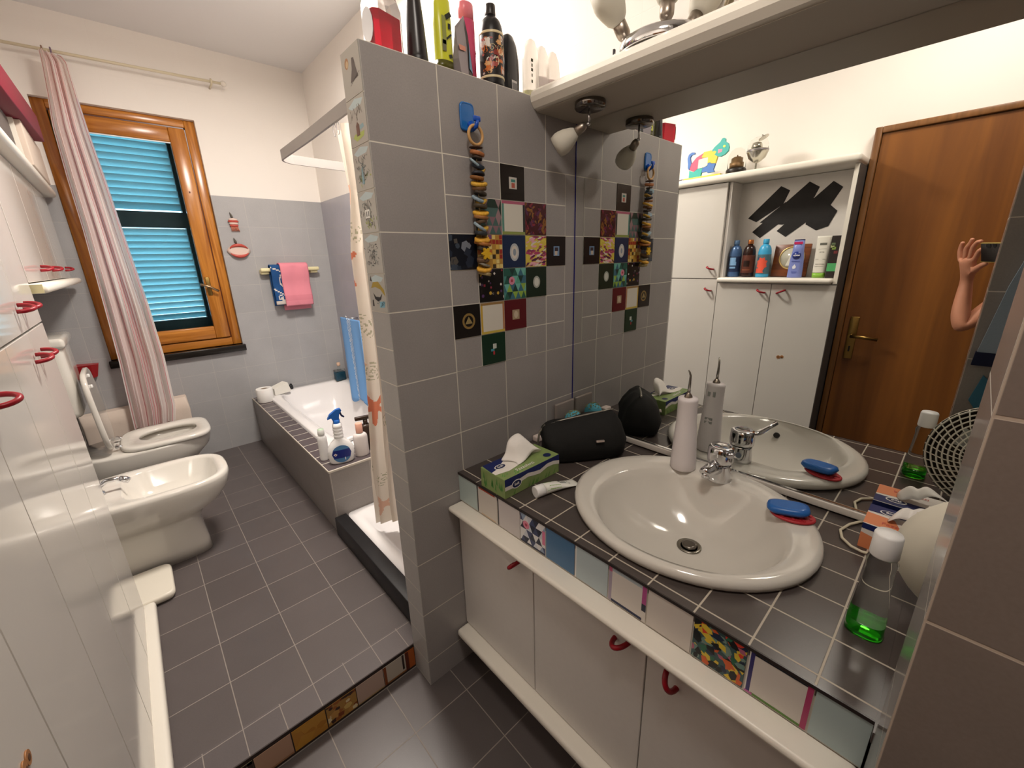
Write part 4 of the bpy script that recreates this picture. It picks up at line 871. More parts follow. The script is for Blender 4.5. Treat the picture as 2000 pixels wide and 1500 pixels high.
# toiletry bag
bg = thing('toiletry_bag', 'black zipped toiletry bag standing against the mirror', 'bag', (-.185, -.19, CT))
Mb = Matrix.Translation((-.186, -.196, CT)) @ Matrix.Rotation(math.radians(-33), 4, 'Z') @ Matrix.Diagonal((1.16, 1.25, 1.12, 1))
m_bag = mat('black_nylon', '0d0c0a', .8, bump=.3, nscale=60)
rg = []
for z_, hx_, hy_, e in ((.0, .108, .050, 5), (.010, .120, .060, 4), (.05, .126, .062, 3.6), (.085, .122, .050, 3.2), (.112, .112, .028, 3), (.124, .100, .010, 2.6)):
    rg.append([(p[0] + .010 * math.sin(z_ * 40), p[1] + (.006 * math.sin(p[0] * 60) if z_ > .02 else 0), z_ + (.016 * (p[0] / .12) if z_ > .06 else 0)) for p in ring(0, 0, hx_, hy_, z_, e, 44)])
MB(Mb).m(m_bag).loft(rg).build('body', None, bg)
zp = [(-.132, -.004, .028), (-.134, -.004, .055), (-.128, -.003, .085), (-.112, -.002, .104), (-.06, -.002, .116), (0, -.002, .125), (.06, -.001, .133), (.098, 0, .137)]
MB(Mb).m(mat('zip_silver', '8f8a80', .35, .6)).tube(zp, .0032, 8).build('zip', None, bg)
MB(Mb).m(m_brush).box((-.142, -.008, .012), (-.135, .0, .036), .002).build('zip_pull', None, bg)
MB(Mb).m(mat('metal_tag', 'b8a8a0', .35, .5)).box((.022, -.0665, .064), (.046, -.0600, .0695), .001).build('metal_tag', None, bg)
# glitter ball and clear pouch behind the bag
t = thing('sponge_ball', 'glittery teal sponge ball half hidden behind the black bag', 'sponge', (-.062, -.062, CT))
MB().m(mat('teal_sponge', '4fa0b4', .7, bump=.6, nscale=160)).sphere((-.062, -.062, CT + .052), .036).build('ball', None, t)
g = MB().m(mat('glitter_gold', '9c9a6c', .4, .3))
for i in range(60):
    a = RND.random() * 6.28; b_ = RND.uniform(.5, 1.5); c_ = Vector((-.062 + .037 * math.cos(a) * math.cos(b_), -.062 + .037 * math.sin(a) * math.cos(b_), CT + .052 + .037 * math.sin(b_))); g.box(c_ - Vector((.0015,) * 3), c_ + Vector((.0015,) * 3))
g.build('glitter', None, t); bpy.data.objects['glitter']['kind'] = 'stuff'
o = MB().m(mat('smoky_plastic', '9a8f88', .25, trans=.3)).box((-.115, -.018, CT), (-.004, -.004, CT + .115), .006, 3).build('smoky_plastic_box', None); tag(o, 'smoky translucent box standing in the mirror corner behind the bag', 'box')
o = MB().m(mat('pinkish_white', 'd8c8c0', .5)).box((-.235, -.034, CT), (-.190, -.004, CT + .022), .005, 3).build('small_pot', None); tag(o, 'small pinkish white pot against the partition left of the black bag', 'pot')
o = MB().m(mat('crumpled_white', 'ddd6cc', .8)).tube([(-.32, -.045, CT + .006), (-.29, -.05, CT + .007), (-.268, -.062, CT + .006)], .006, 10, rs=[.004, .0065, .005]).build('cotton_swab_bag', None); tag(o, 'little white roll lying behind the green tissue box', 'roll')
# soap on red dish
o = MB(); o.m(mat('red_rubber', 'b02a30', .5)); M2 = Matrix.Translation((-.148, -.826, .8012)) @ Matrix.Rotation(.3, 4, 'Z'); o.mx = M2
o.loft([ring(0, 0, .032, .046, 0, 2, 36), ring(0, 0, .034, .048, .002, 2, 36), ring(0, 0, .034, .048, .005, 2, 36), ring(0, 0, .031, .045, .0065, 2, 36)])
for k in range(10):
    for rr_ in (.6, .85): a = k * PI / 5; o.cyl((.031 * rr_ * math.cos(a), .045 * rr_ * math.sin(a), .006), (.031 * rr_ * math.cos(a), .045 * rr_ * math.sin(a), .0085), .0035, n=8)
o = o.build('soap_dish', None); tag(o, 'oval red rubber soap mat on the basin rim', 'soap dish')
g = MB(Matrix.Translation((-.150, -.815, .8205)) @ Matrix.Rotation(.30, 4, 'Z') @ Matrix.Rotation(-.09, 4, 'X')).m(mat('blue_soap', '2462ac', .35))
g.loft([ring(0, 0, .016, .030, -.0115, 3, 40), ring(0, 0, .024, .040, -.008, 3, 40), ring(0, 0, .029, .0455, 0, 3.2, 40), ring(0, 0, .026, .043, .008, 3, 40), ring(0, 0, .018, .034, .0105, 3, 40)])
o = g.build('soap_bar', None); tag(o, 'bright blue bar of soap on the red mat', 'soap')
# green mouthwash
gm = thing('green_mouthwash_bottle', 'clear flared bottle with a little green liquid and a white cap at the pillar', 'bottle', (-.392, -1.005, CT), (0, 0, 0))
m_cg = mat('clear_bottle', 'f2f6f4', .02, trans=1.0, ior=1.15)
MB(local=True).m(m_cg).loft([ring(0, 0, .0245, .0245, 0, 3.2, 40), ring(0, 0, .0275, .0275, .004, 3.0, 40), ring(0, 0, .0270, .0270, .03, 3, 40), ring(0, 0, .0235, .0235, .07, 3, 40), ring(0, 0, .0205, .0205, .11, 2.8, 40), ring(0, 0, .0195, .0195, .135, 2.5, 40), ring(0, 0, .0215, .0215, .150, 2.2, 40), ring(0, 0, .0175, .0175, .158, 2, 40), ring(0, 0, .0155, .0155, .163, 2, 40)]).build('body', None, gm)
MB(local=True).m(mat('green_liquid', '28b818', .03, trans=.75, ior=1.3)).loft([ring(0, 0, .0235, .0235, .003, 3, 40), ring(0, 0, .0255, .0255, .006, 3, 40), ring(0, 0, .0252, .0252, .028, 3, 40)]).build('green_liquid', None, gm)
MB(local=True).m(m_white).lathe([(.0192, .160), (.020, .162), (.0193, .200), (.0175, .204), (.001, .205)], (0, 0, 0), 32).build('cap', None, gm)
# second tissue box
tb2 = thing('tissue_box', 'orange and navy tissue box against the mirror beside the fan', 'tissue box', (-.066, -1.065, CT))
A0, A1, B0, B1, Z2 = -.118, -.012, -1.176, -.953, .8345
MB().m(mat('white_card', 'e4dcd4', .45)).box((A0, B0, CT), (A1, B1, Z2), .001, 1).build('box', None, tb2)
G = lambda u, z, h=.0004: (A0 - h, B1 + u * (B0 - B1), CT + z * (Z2 - CT))
Gm = lambda u, z, h=.0004: (A1 + h, B1 + u * (B0 - B1), CT + z * (Z2 - CT))
Gt = lambda u, v, h=.0004: (A0 + v * (A1 - A0), B1 + u * (B0 - B1), Z2 + h)
flat(tb2, 'print', [('e0895c', [G(0, 0), G(.35, 0), G(.2, .45), G(0, .62)]), ('17245e', [G(0, .78, .0006), G(1, .62, .0006), G(1, .86, .0006), G(0, 1, .0006)]), ('e06a70', [G(.5, .15), G(1, .05), G(1, .5), G(.55, .55)]),
     ('e0895c', [Gt(0, .02), Gt(.3, .02), Gt(.22, .5), Gt(0, .55)]), ('17245e', [Gt(0, .62, .0006), Gt(1, .72, .0006), Gt(1, .98, .0006), Gt(0, .98, .0006)]), ('17245e', [Gm(0, .5), Gm(1, .4), Gm(1, 1), Gm(0, 1)]), ('e0895c', [Gm(0, 0), Gm(.6, 0), Gm(.3, .4), Gm(0, .4)])])
oval_logo(tb2, lambda a, b, h: (A0 - .0012 - h, B1 - .045 - a, CT + .040 + b), .020, .014, word='Soft', size=.012, tloc=(A0 - .0019, B1 - .045, CT + .040), trot=(PI / 2, 0, -PI / 2))
oval_logo(tb2, lambda a, b, h: (A0 + .078 + b, B1 - .04 - a, Z2 + .0012 + h), .020, .012, word='Soft', size=.012, tloc=(A0 + .078, B1 - .04, Z2 + .0019), trot=(0, 0, -PI / 2))
text('box_text', 'Fazzoletti', .017, pm('a8503c', .45), tb2, Vector((A0 - .0010, B1 - .058, CT + .012)) - tb2.location, (PI / 2, 0, -PI / 2), .0001)
text('box_text', 'Fazzoletti', .017, pm('c85a50', .45), tb2, Vector((A0 + .022, B1 - .062, Z2 + .0010)) - tb2.location, (0, 0, -PI / 2), .0001)
cx_, cy_ = -.062, -1.04
tissue_sheet(tb2, [[(cx_ - .03, cy_ + .05, .8365), (cx_ - .005, cy_ + .05, .8365), (cx_ + .02, cy_ + .04, .8365)], [(cx_ - .030, cy_ + .035, .862), (cx_ - .002, cy_ + .030, .894), (cx_ + .022, cy_ + .02, .858)], [(cx_ - .018, cy_ + .015, .850), (cx_ + .004, cy_ + .016, .872), (cx_ + .024, cy_ + .01, .850)],
                   [(cx_ - .03, cy_ + .0, .875), (cx_ - .004, cy_ + .01, .898), (cx_ + .02, cy_ + .0, .872)], [(cx_ - .02, cy_ - .03, .856), (cx_ + .0, cy_ - .02, .868), (cx_ + .026, cy_ - .03, .880)], [(cx_ - .03, cy_ - .05, .84), (cx_ - .01, cy_ - .055, .842), (cx_ + .015, cy_ - .06, .838)]])
# white cable
cb = MB().m(mat('cream_cable', 'd0c6ae', .5)).tube([(-.006, -.946, .776), (-.014, -.940, .776), (-.044, -.925, .776), (-.085, -.915, .776), (-.118, -.924, .776), (-.14, -.945, .776), (-.146, -.965, .776), (-.138, -.99, .776), (-.15, -1.03, .776), (-.20, -1.08, .776), (-.27, -1.12, .776)], .0032, 10)
o = cb.build('power_cable', None); tag(o, 'cream power cable looping on the worktop beside the orange tissue box', 'cable')
# desk fan
fn = thing('desk_fan', 'small cream desk fan turned to the mirror behind the tiled pillar', 'fan', (-.255, -1.16, CT))
m_fan = mat('cream_fan_plastic', 'e2dccb', .35)
fcx, fcy, fcz, fr_ = -.275, -1.150, .912, .138
Mf = Matrix.Translation((fcx, fcy, fcz)) @ Matrix.Rotation(math.radians(8), 4, 'Z') @ Matrix.Rotation(math.radians(90 - 10), 4, 'Y')
MB(Mf).m(m_fan).lathe([(fr_, .012), (fr_ * 1.01, .0), (fr_ * .97, -.018), (fr_ * .80, -.044), (fr_ * .55, -.062), (fr_ * .3, -.070), (.001, -.072)], (0, 0, 0), 48, open0=True).build('back_shell', None, fn)
g = MB(Mf).m(m_fan)
for k in range(1, 13): rr_ = fr_ * k / 12.4; g.tube([(rr_ * math.cos(a * PI / 20), rr_ * math.sin(a * PI / 20), .012 + .020 * math.cos(rr_ / fr_ * PI / 2)) for a in range(40)], .0022, 6, closed=True)
for k in range(40):
    a = 2 * PI * k / 40; g.tube([(fr_ * q * math.cos(a + q * .5), fr_ * q * math.sin(a + q * .5), .012 + .020 * math.cos(q * PI / 2)) for q in (.22, .45, .7, 1.0)], .0016, 6)
g.lathe([(.026, .030), (.026, .036), (.001, .038)], (0, 0, 0), 24); g.build('grille', None, fn)
MB(Mf).m(mat('fan_inner_shade', '54493c', .9)).lathe([(fr_ * .95, .004), (fr_ * .90, -.022), (fr_ * .6, -.050), (.001, -.060)], (0, 0, 0), 40, open0=True).build('inner_shade', None, fn)  # dark inner shell stands in for the shade inside the fan
g = MB(Mf).m(mat('fan_blade', 'cfd0c8', .3))
for k in range(3):
    a = 2 * PI * k / 3; g.prism([(.018 * math.cos(a), .018 * math.sin(a), .0), (.09 * math.cos(a - .35), .09 * math.sin(a - .35), -.008), (.10 * math.cos(a + .2), .10 * math.sin(a + .2), .006), (.03 * math.cos(a + .9), .03 * math.sin(a + .9), .004)], (0, 0, .002))
g.lathe([(.022, -.05), (.022, .010), (.001, .012)], (0, 0, 0), 20); g.build('blades', None, fn)
MB().m(m_fan).tube([(-.300, -1.17, .88), (-.300, -1.19, .82), (-.275, -1.215, .782)], .014, 14).lathe([(.055, CT), (.057, CT + .004), (.05, CT + .012), (.02, CT + .018)], (-.268, -1.215, 0), 32).build('stand', None, fn)
# towels hanging on the mirror side of the pillar
tw = MB().m(mat('grey_blue_towel', '8c98a4', .95, bump=.5, nscale=300)).prism([(-.596, -1.062, 1.12), (-.596, -1.30, 1.12), (-.596, -1.26, 1.55), (-.596, -1.12, 1.50), (-.596, -1.085, 1.32)], (.018, 0, 0)).m(mat('navy_towel_band', '161a34', .95)).prism([(-.5945, -1.058, 1.09), (-.5945, -1.30, 1.09), (-.5945, -1.30, 1.13), (-.5945, -1.060, 1.13)], (.020, 0, 0))
o = tw.build('hand_towel', None); tag(o, 'grey blue towel with a navy band hanging on the pillar, seen in the mirror', 'towel')
tw = MB().m(mat('teal_cloth', '3a6a80', .95)).prism([(-.596, -1.075, .98), (-.596, -1.11, .93), (-.596, -1.13, 1.02), (-.596, -1.09, 1.06)], (.012, 0, 0))
o = tw.build('blue_cloth', None); tag(o, 'small blue cloth low on the pillar, seen in the mirror', 'cloth')

# ---------------------------------------------------------------- ceiling lamp and added fill lamp (out of the frame)
for nm_, L_, lb_ in (('unseen_ceiling_lamp', LAMP, 'round white ceiling lamp above the bath'), ('unseen_ceiling_lamp', FILL_LAMP, 'round white fill lamp added near the vanity')):
    t = thing(nm_, lb_, 'lamp', (L_[0], L_[1], ZC))
    MB().m(m_white).lathe([(.21, ZC), (.212, ZC - .02), (.20, ZC - .045), (.19, ZC - .05)], (L_[0], L_[1], 0), 40).build('lamp_base', None, t)
    MB().m(mat('lamp_glow', 'fff2e0', .6, emit='ffeeda', es=6.0)).lathe([(.19, ZC - .052), (.185, ZC - .085), (.15, ZC - .092), (.001, ZC - .094)], (L_[0], L_[1], 0), 40).build('diffuser', None, t)

# ---------------------------------------------------------------- shower rail and curtain
sr = thing('shower_rail', 'flat white U-shaped shower rail above the tray and bath end', 'curtain rail', (-.62, .6, 1.89))
g = MB().m(mat('rail_aluminium', '9c9692', .5)); pth = [(-.635, .102), (-.632, .4), (-.625, .8)]
for i in range(9): a = PI - PI / 2 * i / 8; pth.append((-.545 + .08 * math.cos(a), 1.10 + .08 * math.sin(a)))
pth += [(-.3, 1.195), (XR, 1.21)]
o_ = []; i_ = []
for k, p in enumerate(pth):
    q = pth[min(k + 1, len(pth) - 1)]; r_ = pth[max(k - 1, 0)]; d = Vector((q[0] - r_[0], q[1] - r_[1])).normalized(); nn = Vector((-d.y, d.x)) * .004
    o_.append((p[0] + nn.x, p[1] + nn.y)); i_.append((p[0] - nn.x, p[1] - nn.y))
z0_, z1_ = 1.870, 1.908
rg = [[(o_[k][0], o_[k][1], z0_), (o_[k][0], o_[k][1], z1_), (i_[k][0], i_[k][1], z1_), (i_[k][0], i_[k][1], z0_)] for k in range(len(pth))]
g.loft(rg, sm=False).build('rail', None, sr)
g = MB().m(mat('clear_hook', 'd8d8dc', .2, .5))
for y in (.47, .50): MB().m(mat('clear_hook', 'd8d8dc', .2, .5)).tube([(-.628 + .0, y + .012 * math.cos(a * PI / 6), 1.852 + .018 * math.sin(a * PI / 6)) for a in range(12)], .0014, 6, closed=True).build('curtain_hook', None, sr)
def cloth_mat(name, col, tr=.35, rough=.8):
    m = bpy.data.materials.new(name); m.use_nodes = True; n = m.node_tree; b = n.nodes['Principled BSDF']; b.inputs['Base Color'].default_value = (*hx(col), 1); b.inputs['Roughness'].default_value = rough
    t_ = n.nodes.new('ShaderNodeBsdfTranslucent'); t_.inputs[0].default_value = (*hx(col), 1); x = n.nodes.new('ShaderNodeMixShader'); x.inputs[0].default_value = tr
    n.links.new(b.outputs[0], x.inputs[1]); n.links.new(t_.outputs[0], x.inputs[2]); n.links.new(x.outputs[0], n.nodes['Material Output'].inputs[0]); return m
c_base = cloth_mat('shower_curtain_cloth', 'ece2d4', .4, .5); c_or = cloth_mat('coral_print', 'e08868', .35, .5); c_pk = cloth_mat('pale_shell_print', 'e6bca4', .35, .5); c_gn = cloth_mat('grey_green_print', 'b8b49a', .35, .5)
g = MB(); NU, NV = 130, 400
stars = [(.02, 1.42, .10, c_or, .5), (.10, .86, .09, c_or, .9), (.30, 1.15, .09, c_or, .2), (.36, .6, .09, c_or, 1.1), (.0, 1.64, .05, c_pk, .2), (.045, 1.07, .045, c_pk, .8), (.03, .70, .04, c_or, .1), (.12, .34, .06, c_pk, .7)]
rings_ = [(.09, 1.53, .035, c_gn), (.08, 1.20, .05, c_gn), (.10, 1.02, .04, c_gn), (.05, .55, .03, c_gn), (.13, .48, .035, c_gn), (.25, .8, .05, c_gn)]
g.m(c_base); g.m(c_or); g.m(c_pk); g.m(c_gn)
V_ = []
for j in range(NV + 1):
    z = 1.853 - (1.853 - .235) * j / NV; row = []; f_ = (1.853 - z) / 1.6
    yl = .50 + .02 * math.sin(f_ * 9) + .19 * max(0, f_) ** 1.1 - .05 * max(0, 1 - abs(f_ - .12) / .12)
    for i in range(NU + 1):
        u = i / NU; y = yl - u * (.34 - .24 * f_); am = .012 + .008 * f_
        x = -.622 + am * math.sin(u * 21 + 1.2 * math.sin(f_ * 3)) + .006 * math.sin(u * 47 + f_ * 6) + .02 * f_ + .17 * u * f_
        row.append(g.v((x, y, z)))
    V_.append(row)
for j in range(NV):
    z = 1.853 - 1.618 * (j + .5) / NV
    for i in range(NU):
        u = (i + .5) / NU * .45; mi_ = c_base
        for su, sz, sr_, sm_, ph in stars:
            du, dz = u - su, z - sz; rr_ = math.hypot(du, dz); th = math.atan2(dz, du) - ph
            if rr_ < sr_ * (.28 + .72 * abs(math.cos(2.5 * th)) ** 5): mi_ = sm_
        for su, sz, sr_, sm_ in rings_:
            du, dz = u - su, z - sz; rr_ = math.hypot(du, dz)
            if abs(math.sin(rr_ * 220)) > .8 and rr_ < sr_ and math.atan2(dz, du) % 1.1 < .7: mi_ = sm_
        g.m(mi_); g.f([V_[j][i], V_[j][i+1], V_[j+1][i+1], V_[j+1][i]], True)
o = g.build('shower_curtain', None); tag(o, 'translucent cream shower curtain with coral starfish hanging behind the tiled partition', 'shower curtain')

# blue towel at the bath wall
bt_ = thing('towel_hook', 'small chrome towel hook on the tiled wall above the bath', 'hook', (XR, 2.10, 1.035))
MB().m(m_chrome).cyl((XR, 2.16, 1.030), (-.035, 2.16, 1.030), .006).tube([(-.035, 2.28, 1.030), (-.035, 1.80, 1.030)], .006, 10).tube([(-.035, 2.16, 1.03), (-.05, 2.16, 1.035), (-.06, 2.16, 1.052)], .005, 8).build('bar', None, bt_)
tb_b = mat('blue_terry', '6f9fd4', .95, bump=.5, nscale=300); tb_w = mat('pale_blue_lace', 'c4d4e8', .95)
g = MB().m(tb_b); g.m(tb_w); V_ = []
for j in range(60):
    z = 1.036 - .62 * j / 59; row = []
    for i in range(41):
        u = i / 40; y = 2.28 - .36 * u - .10 * (j / 59); x = -.05 - .035 * (j / 59) - .010 * math.sin(u * 13) * (j / 59 + .2)
        row.append(g.v((x, y, z - (.03 * math.sin(u * 9) if j == 59 else 0))))
    V_.append(row)
for j in range(59):
    for i in range(40): g.m(tb_w if 13 <= i < 22 and (i * 2 + j) % 5 and (i - j) % 4 else tb_b); g.f([V_[j][i], V_[j][i+1], V_[j+1][i+1], V_[j+1][i]], True)
o = g.build('bath_towel', None, None, None, solid(.010, 1)); tag(o, 'light blue towel with a pale lace stripe hanging over the bath', 'towel')

# ---------------------------------------------------------------- bath ledge
DZ = .4575
sb = thing('spray_bottle', 'white cleaning spray bottle with blue trigger on the corner of the bath ledge', 'spray bottle', (-.612, 1.003, DZ), (0, 0, math.radians(-14)))
MB(local=True).m(m_white).loft([ring(0, 0, .050, .024, 0, 2.4, 40), ring(0, 0, .058, .028, .008, 2.4, 40), ring(0, 0, .064, .030, .05, 2.3, 40), ring(0, 0, .060, .028, .085, 2.2, 40), ring(0, 0, .044, .024, .112, 2.1, 40), ring(0, 0, .026, .022, .128, 2, 40), ring(0, 0, .022, .022, .135, 2, 40)]).build('body', None, sb)
pr_ = [(.0215, .133)]
for k in range(4): z_ = .139 + k * .017; pr_ += [(.0215, z_), (.0235, z_ + .004), (.0235, z_ + .011), (.0212, z_ + .014)]
pr_ += [(.020, .213)]
MB(local=True).m(m_white).lathe(pr_, (0, 0, 0), 28).build('ribbed_neck', None, sb)
g = MB(local=True).m(m_blue); g.lathe([(.0155, .211), (.016, .213), (.016, .232)], (0, 0, 0), 24)
g.prism([(-.040, -.011, .240), (-.028, -.011, .262), (.004, -.011, .284), (.024, -.011, .286), (.030, -.011, .276), (.018, -.011, .262), (.012, -.011, .232), (-.016, -.011, .230), (-.022, -.011, .244)], (0, .022, 0))
g.build('trigger_head', None, sb)
MB(local=True).m(m_navy).prism([(.016, -.006, .266), (.026, -.006, .270), (.030, -.006, .252), (.040, -.006, .240), (.036, -.006, .236), (.024, -.006, .246)], (0, .012, 0)).build('trigger', None, sb)
def lens(a, b, z0, yo, cut=None):
    out_ = []
    for i in range(28):
        q = 2 * PI * i / 28; x = a * math.cos(q); z_ = b * math.sin(q)
        if cut: z_ = max(cut[0], min(cut[1], z_))
        out_.append((x, z_))
    return out_
g = MB(local=True)
def surf(x, z_, e): return (x, -.0305 * (1 - min(.98, (abs(x) / .066) ** 2.3)) ** (1 / 2.3) - e, z_)
def strip(c, zlo, zhi, a, b, zc, e):
    g.m(pm(c)); n_ = 12
    xs = [-a + 2 * a * i / n_ for i in range(n_ + 1)]
    def lim(x): return b * math.sqrt(max(0, 1 - (x / a) ** 2))
    for i in range(n_):
        q = []
        for x in (xs[i], xs[i+1]): h_ = lim(x); q.append((x, max(zlo, zc - h_), min(zhi, zc + h_)))
        if q[0][2] > q[0][1] or q[1][2] > q[1][1]:
            g.f([g.v(surf(q[0][0], q[0][1], e)), g.v(surf(q[1][0], q[1][1], e)), g.v(surf(q[1][0], max(q[1][1], q[1][2]), e)), g.v(surf(q[0][0], max(q[0][1], q[0][2]), e))], True)
strip('4a7aa8', 0, .2, .046, .046, .056, .0008); strip('1c2a78', .034, .078, .046, .046, .056, .0014)
g.m(pm('e8e4e4')); g.f([g.v(surf(x, z_, .0035)) for x, z_ in ((-.030, .064), (-.021, .056), (-.030, .048), (-.039, .056))], False)
g.m(pm('a86a70')); g.f([g.v(surf(x, z_, .0040)) for x, z_ in ((-.030, .060), (-.026, .056), (-.030, .052), (-.034, .056))], False)
g.m(pm('e8e4e4')); g.f([g.v(surf(x, z_, .003)) for x, z_ in ((.012, .022), (.016, .022), (.016, .036), (.012, .036))], False)
g.build('label', None, sb)
bottle('lotion_bottle', 'small white bottle with a pale green cap behind the spray bottle', 'bottle', (-.668, 1.092, DZ), .168, .0235, m_white, mat('white_cap', 'e4e6e0', .3), (.6, .1), (.72, .16), sx=1, sy=.8, shoulder=.78)
o = MB().m(mat('pale_green', 'b8d0b4', .35)).lathe([(.0150, DZ + .168), (.0150, DZ + .170), (.001, DZ + .1705)], (-.668, 1.092, 0), 24).build('cap_disc', None, bpy.data.objects['lotion_bottle'], 'pale green cap top')
bottle('peach_cap_bottle', 'white rounded bottle with a peach coloured cap on the bath ledge', 'bottle', (-.505, 1.005, DZ), .180, .036, mat('milky_plastic', 'e6deda', .35), mat('peach_cap', 'eab09a', .35), (.45, .08), (.50, .28), sx=1, sy=.75, shoulder=.80, rot=-.2)
pb = thing('pump_bottle', 'dark brown pump bottle half hidden by the shower curtain', 'pump bottle', (-.448, 1.055, DZ), (0, 0, -.2))
m_br = mat('dark_brown_plastic', '34241a', .3)
MB(local=True).m(m_br).loft([ring(0, 0, .032, .022, 0, 3, 32), ring(0, 0, .034, .024, .004, 3, 32), ring(0, 0, .034, .024, .13, 3, 32), ring(0, 0, .026, .02, .142, 2.6, 32), ring(0, 0, .014, .014, .146, 2, 32)]).build('body', None, pb)
MB(local=True).m(m_br).cyl((0, 0, .145), (0, 0, .172), .012).box((-.052, -.010, .172), (.030, .010, .192), .004).build('pump', None, pb)
t = thing('cream_tube', 'little white and red tube lying on the near rim of the bathtub', 'tube', (-.50, 1.175, .4785))
MB().m(m_white).tube([(-.545, 1.165, .4925), (-.49, 1.18, .4925), (-.465, 1.187, .488)], .012, 14, rs=[.0125, .012, .010]).build('tube', None, t)
MB().m(mat('red_orange', 'b84a30', .4)).cyl((-.570, 1.158, .4925), (-.546, 1.165, .4925), .0125).build('cap', None, t)
# toilet roll and carton at the far end
tr2 = thing('toilet_roll', 'white toilet roll standing on the far end of the bath ledge', 'toilet roll', (-.645, 2.42, DZ))
g = MB().m(mat('roll_paper', 'eeebe6', .95)); g.loft([ring(-.645, 2.42, .053, .053, DZ, 2, 40), ring(-.645, 2.42, .055, .055, DZ + .004, 2, 40), ring(-.645, 2.42, .055, .055, DZ + .098, 2, 40), ring(-.645, 2.42, .053, .053, DZ + .101, 2, 40), ring(-.645, 2.42, .022, .022, DZ + .101, 2, 40), ring(-.645, 2.42, .021, .021, DZ + .02, 2, 40)], True, True).build('paper', None, tr2)
MB().m(mat('cardboard_core', '8a7660', .9)).lathe([(.0205, DZ + .022), (.0205, DZ + .099)], (-.645, 2.42, 0), 28).build('cardboard_core', None, tr2)
g = MB(Matrix.Translation((-.525, 2.50, .4785)) @ Matrix.Rotation(.25, 4, 'Z')).m(mat('paper_carton', 'e8e4da', .7)); g.prism([(-.062, -.045, 0), (.05, -.045, 0), (.062, -.045, .012), (.045, -.045, .078), (-.062, -.045, .052)], (0, .075, 0))
o = g.build('paper_carton', None); tag(o, 'open white carton on the bathtub rim beside the toilet roll', 'carton')
o = MB().m(m_black).box((-.452, 2.525, .478), (-.420, 2.56, .512), .008, 3).box((-.440, 2.53, .512), (-.425, 2.55, .522), .004).build('small_black_gadget', None); tag(o, 'small black gadget on the rim behind the white carton', 'gadget')
t = thing('bath_oil_bottle', 'square glass bottle of teal bath oil with a cork in the bath corner', 'bottle', (-.052, 2.50, .4775))
MB(local=True).m(m_cg).box((-.045, -.03, 0), (.045, .03, .098), .012, 3).lathe([(.018, .095), (.012, .108), (.011, .128), (.014, .13)], (0, 0, 0), 20).build('body', None, t)
MB(local=True).m(mat('teal_oil', '1c5068', .1, trans=.3)).box((-.041, -.026, .003), (.041, .026, .078), .010, 3).build('oil', None, t)
MB(local=True).m(mat('cork', 'd8b49a', .7)).lathe([(.010, .125), (.014, .132), (.014, .152), (.010, .156)], (0, 0, 0), 16).build('cork', None, t)

# ---------------------------------------------------------------- window wall: rod, curtain, towels, ornaments
rd = thing('curtain_rod', 'thin cream curtain rod above the window', 'curtain rod', (-1.0, 2.505, 2.553))
yr = 2.505
MB().m(mat('cream_rod', 'd8ccb0', .4)).cyl((-1.655, yr, 2.538), (-.515, yr, 2.562), .0075).build('rod', None, rd)
for x in (-.565,):
    MB().m(mat('cream_rod', 'd8ccb0', .4)).tube([(x, YD, 2.545), (x, yr, 2.548), (x, yr - .008, 2.561), (x, yr, 2.574)], .006, 10).build('bracket', None, rd)
MB().m(mat('clear_knob', 'e4dcd0', .2)).sphere((-.500, yr, 2.562), .017).build('finial', None, rd)
wc_b = cloth_mat('window_curtain_cloth', 'faf2ee', .45); wc_p = cloth_mat('window_curtain_pink', 'f6e4e0', .45); wc_r = cloth_mat('window_curtain_red_stripe', 'd8949a', .35); wc_w = cloth_mat('window_curtain_sheer', 'e8e4ea', .5)
g = MB(); NU, NV = 120, 90; V_ = []
for q in (wc_b, wc_p, wc_r, wc_w): g.m(q)
def interp(tb, z):
    for (za, a, b), (zb, c, d) in zip(tb, tb[1:]):
        if z >= zb: k = (za - z) / (za - zb); return a + (c - a) * k, b + (d - b) * k
    return tb[-1][1:]
TB = [(2.535, -1.313, -1.246), (2.488, -1.315, -1.217), (2.296, -1.334, -1.214), (2.175, -1.348, -1.210), (1.924, -1.354, -1.195), (1.655, -1.354, -1.184), (1.214, -1.365, -1.161), (.894, -1.374, -1.155), (.552, -1.393, -1.168), (.432, -1.398, -1.195)]
for j in range(NV + 1):
    z = 2.530 - (2.530 - .445) * j / NV; xl, xr = interp(TB, z); row = []
    for i in range(NU + 1):
        u = i / NU; am = .016 + .010 * (j / NV)
        row.append(g.v((xl + (xr - xl) * u, 2.452 + am * math.sin(u * 25 + .5 * math.sin(j * .05)) + .008 * math.sin(u * 57 + j * .04), z - (.018 * u if j == 0 else 0))))
    V_.append(row)
for j in range(NV):
    for i in range(NU):
        u = i / NU; m_q = wc_b
        if .18 < u < .36 or .50 < u < .66: m_q = wc_p
        if any(abs(u - s_) < .0065 for s_ in (.03, .16, .33, .47, .53, .58, .64, .80, .93)): m_q = wc_r
        if u > .94 and 8 < j < 55: m_q = wc_w
        g.m(m_q); g.f([V_[j][i], V_[j][i+1], V_[j+1][i+1], V_[j+1][i]], True)
o = g.build('window_curtain', None); tag(o, 'long pink and cream striped curtain gathered beside the window', 'curtain')
for k, x in enumerate((-1.300, -1.268)):
    o = MB().m(mat('purple_ring', '7a6478', .4) if k else mat('brown_ring', '8a6a58', .4)).tube([(x, yr + .014 * math.cos(a * PI / 6), 2.545 + .016 * math.sin(a * PI / 6)) for a in range(12)], .0035, 8, closed=True).build('curtain_ring', None, rd)
sb_ = mat('fabric_storage_box', 'd8c8ba', .9, bump=.5, nscale=30)
g = MB().m(sb_)
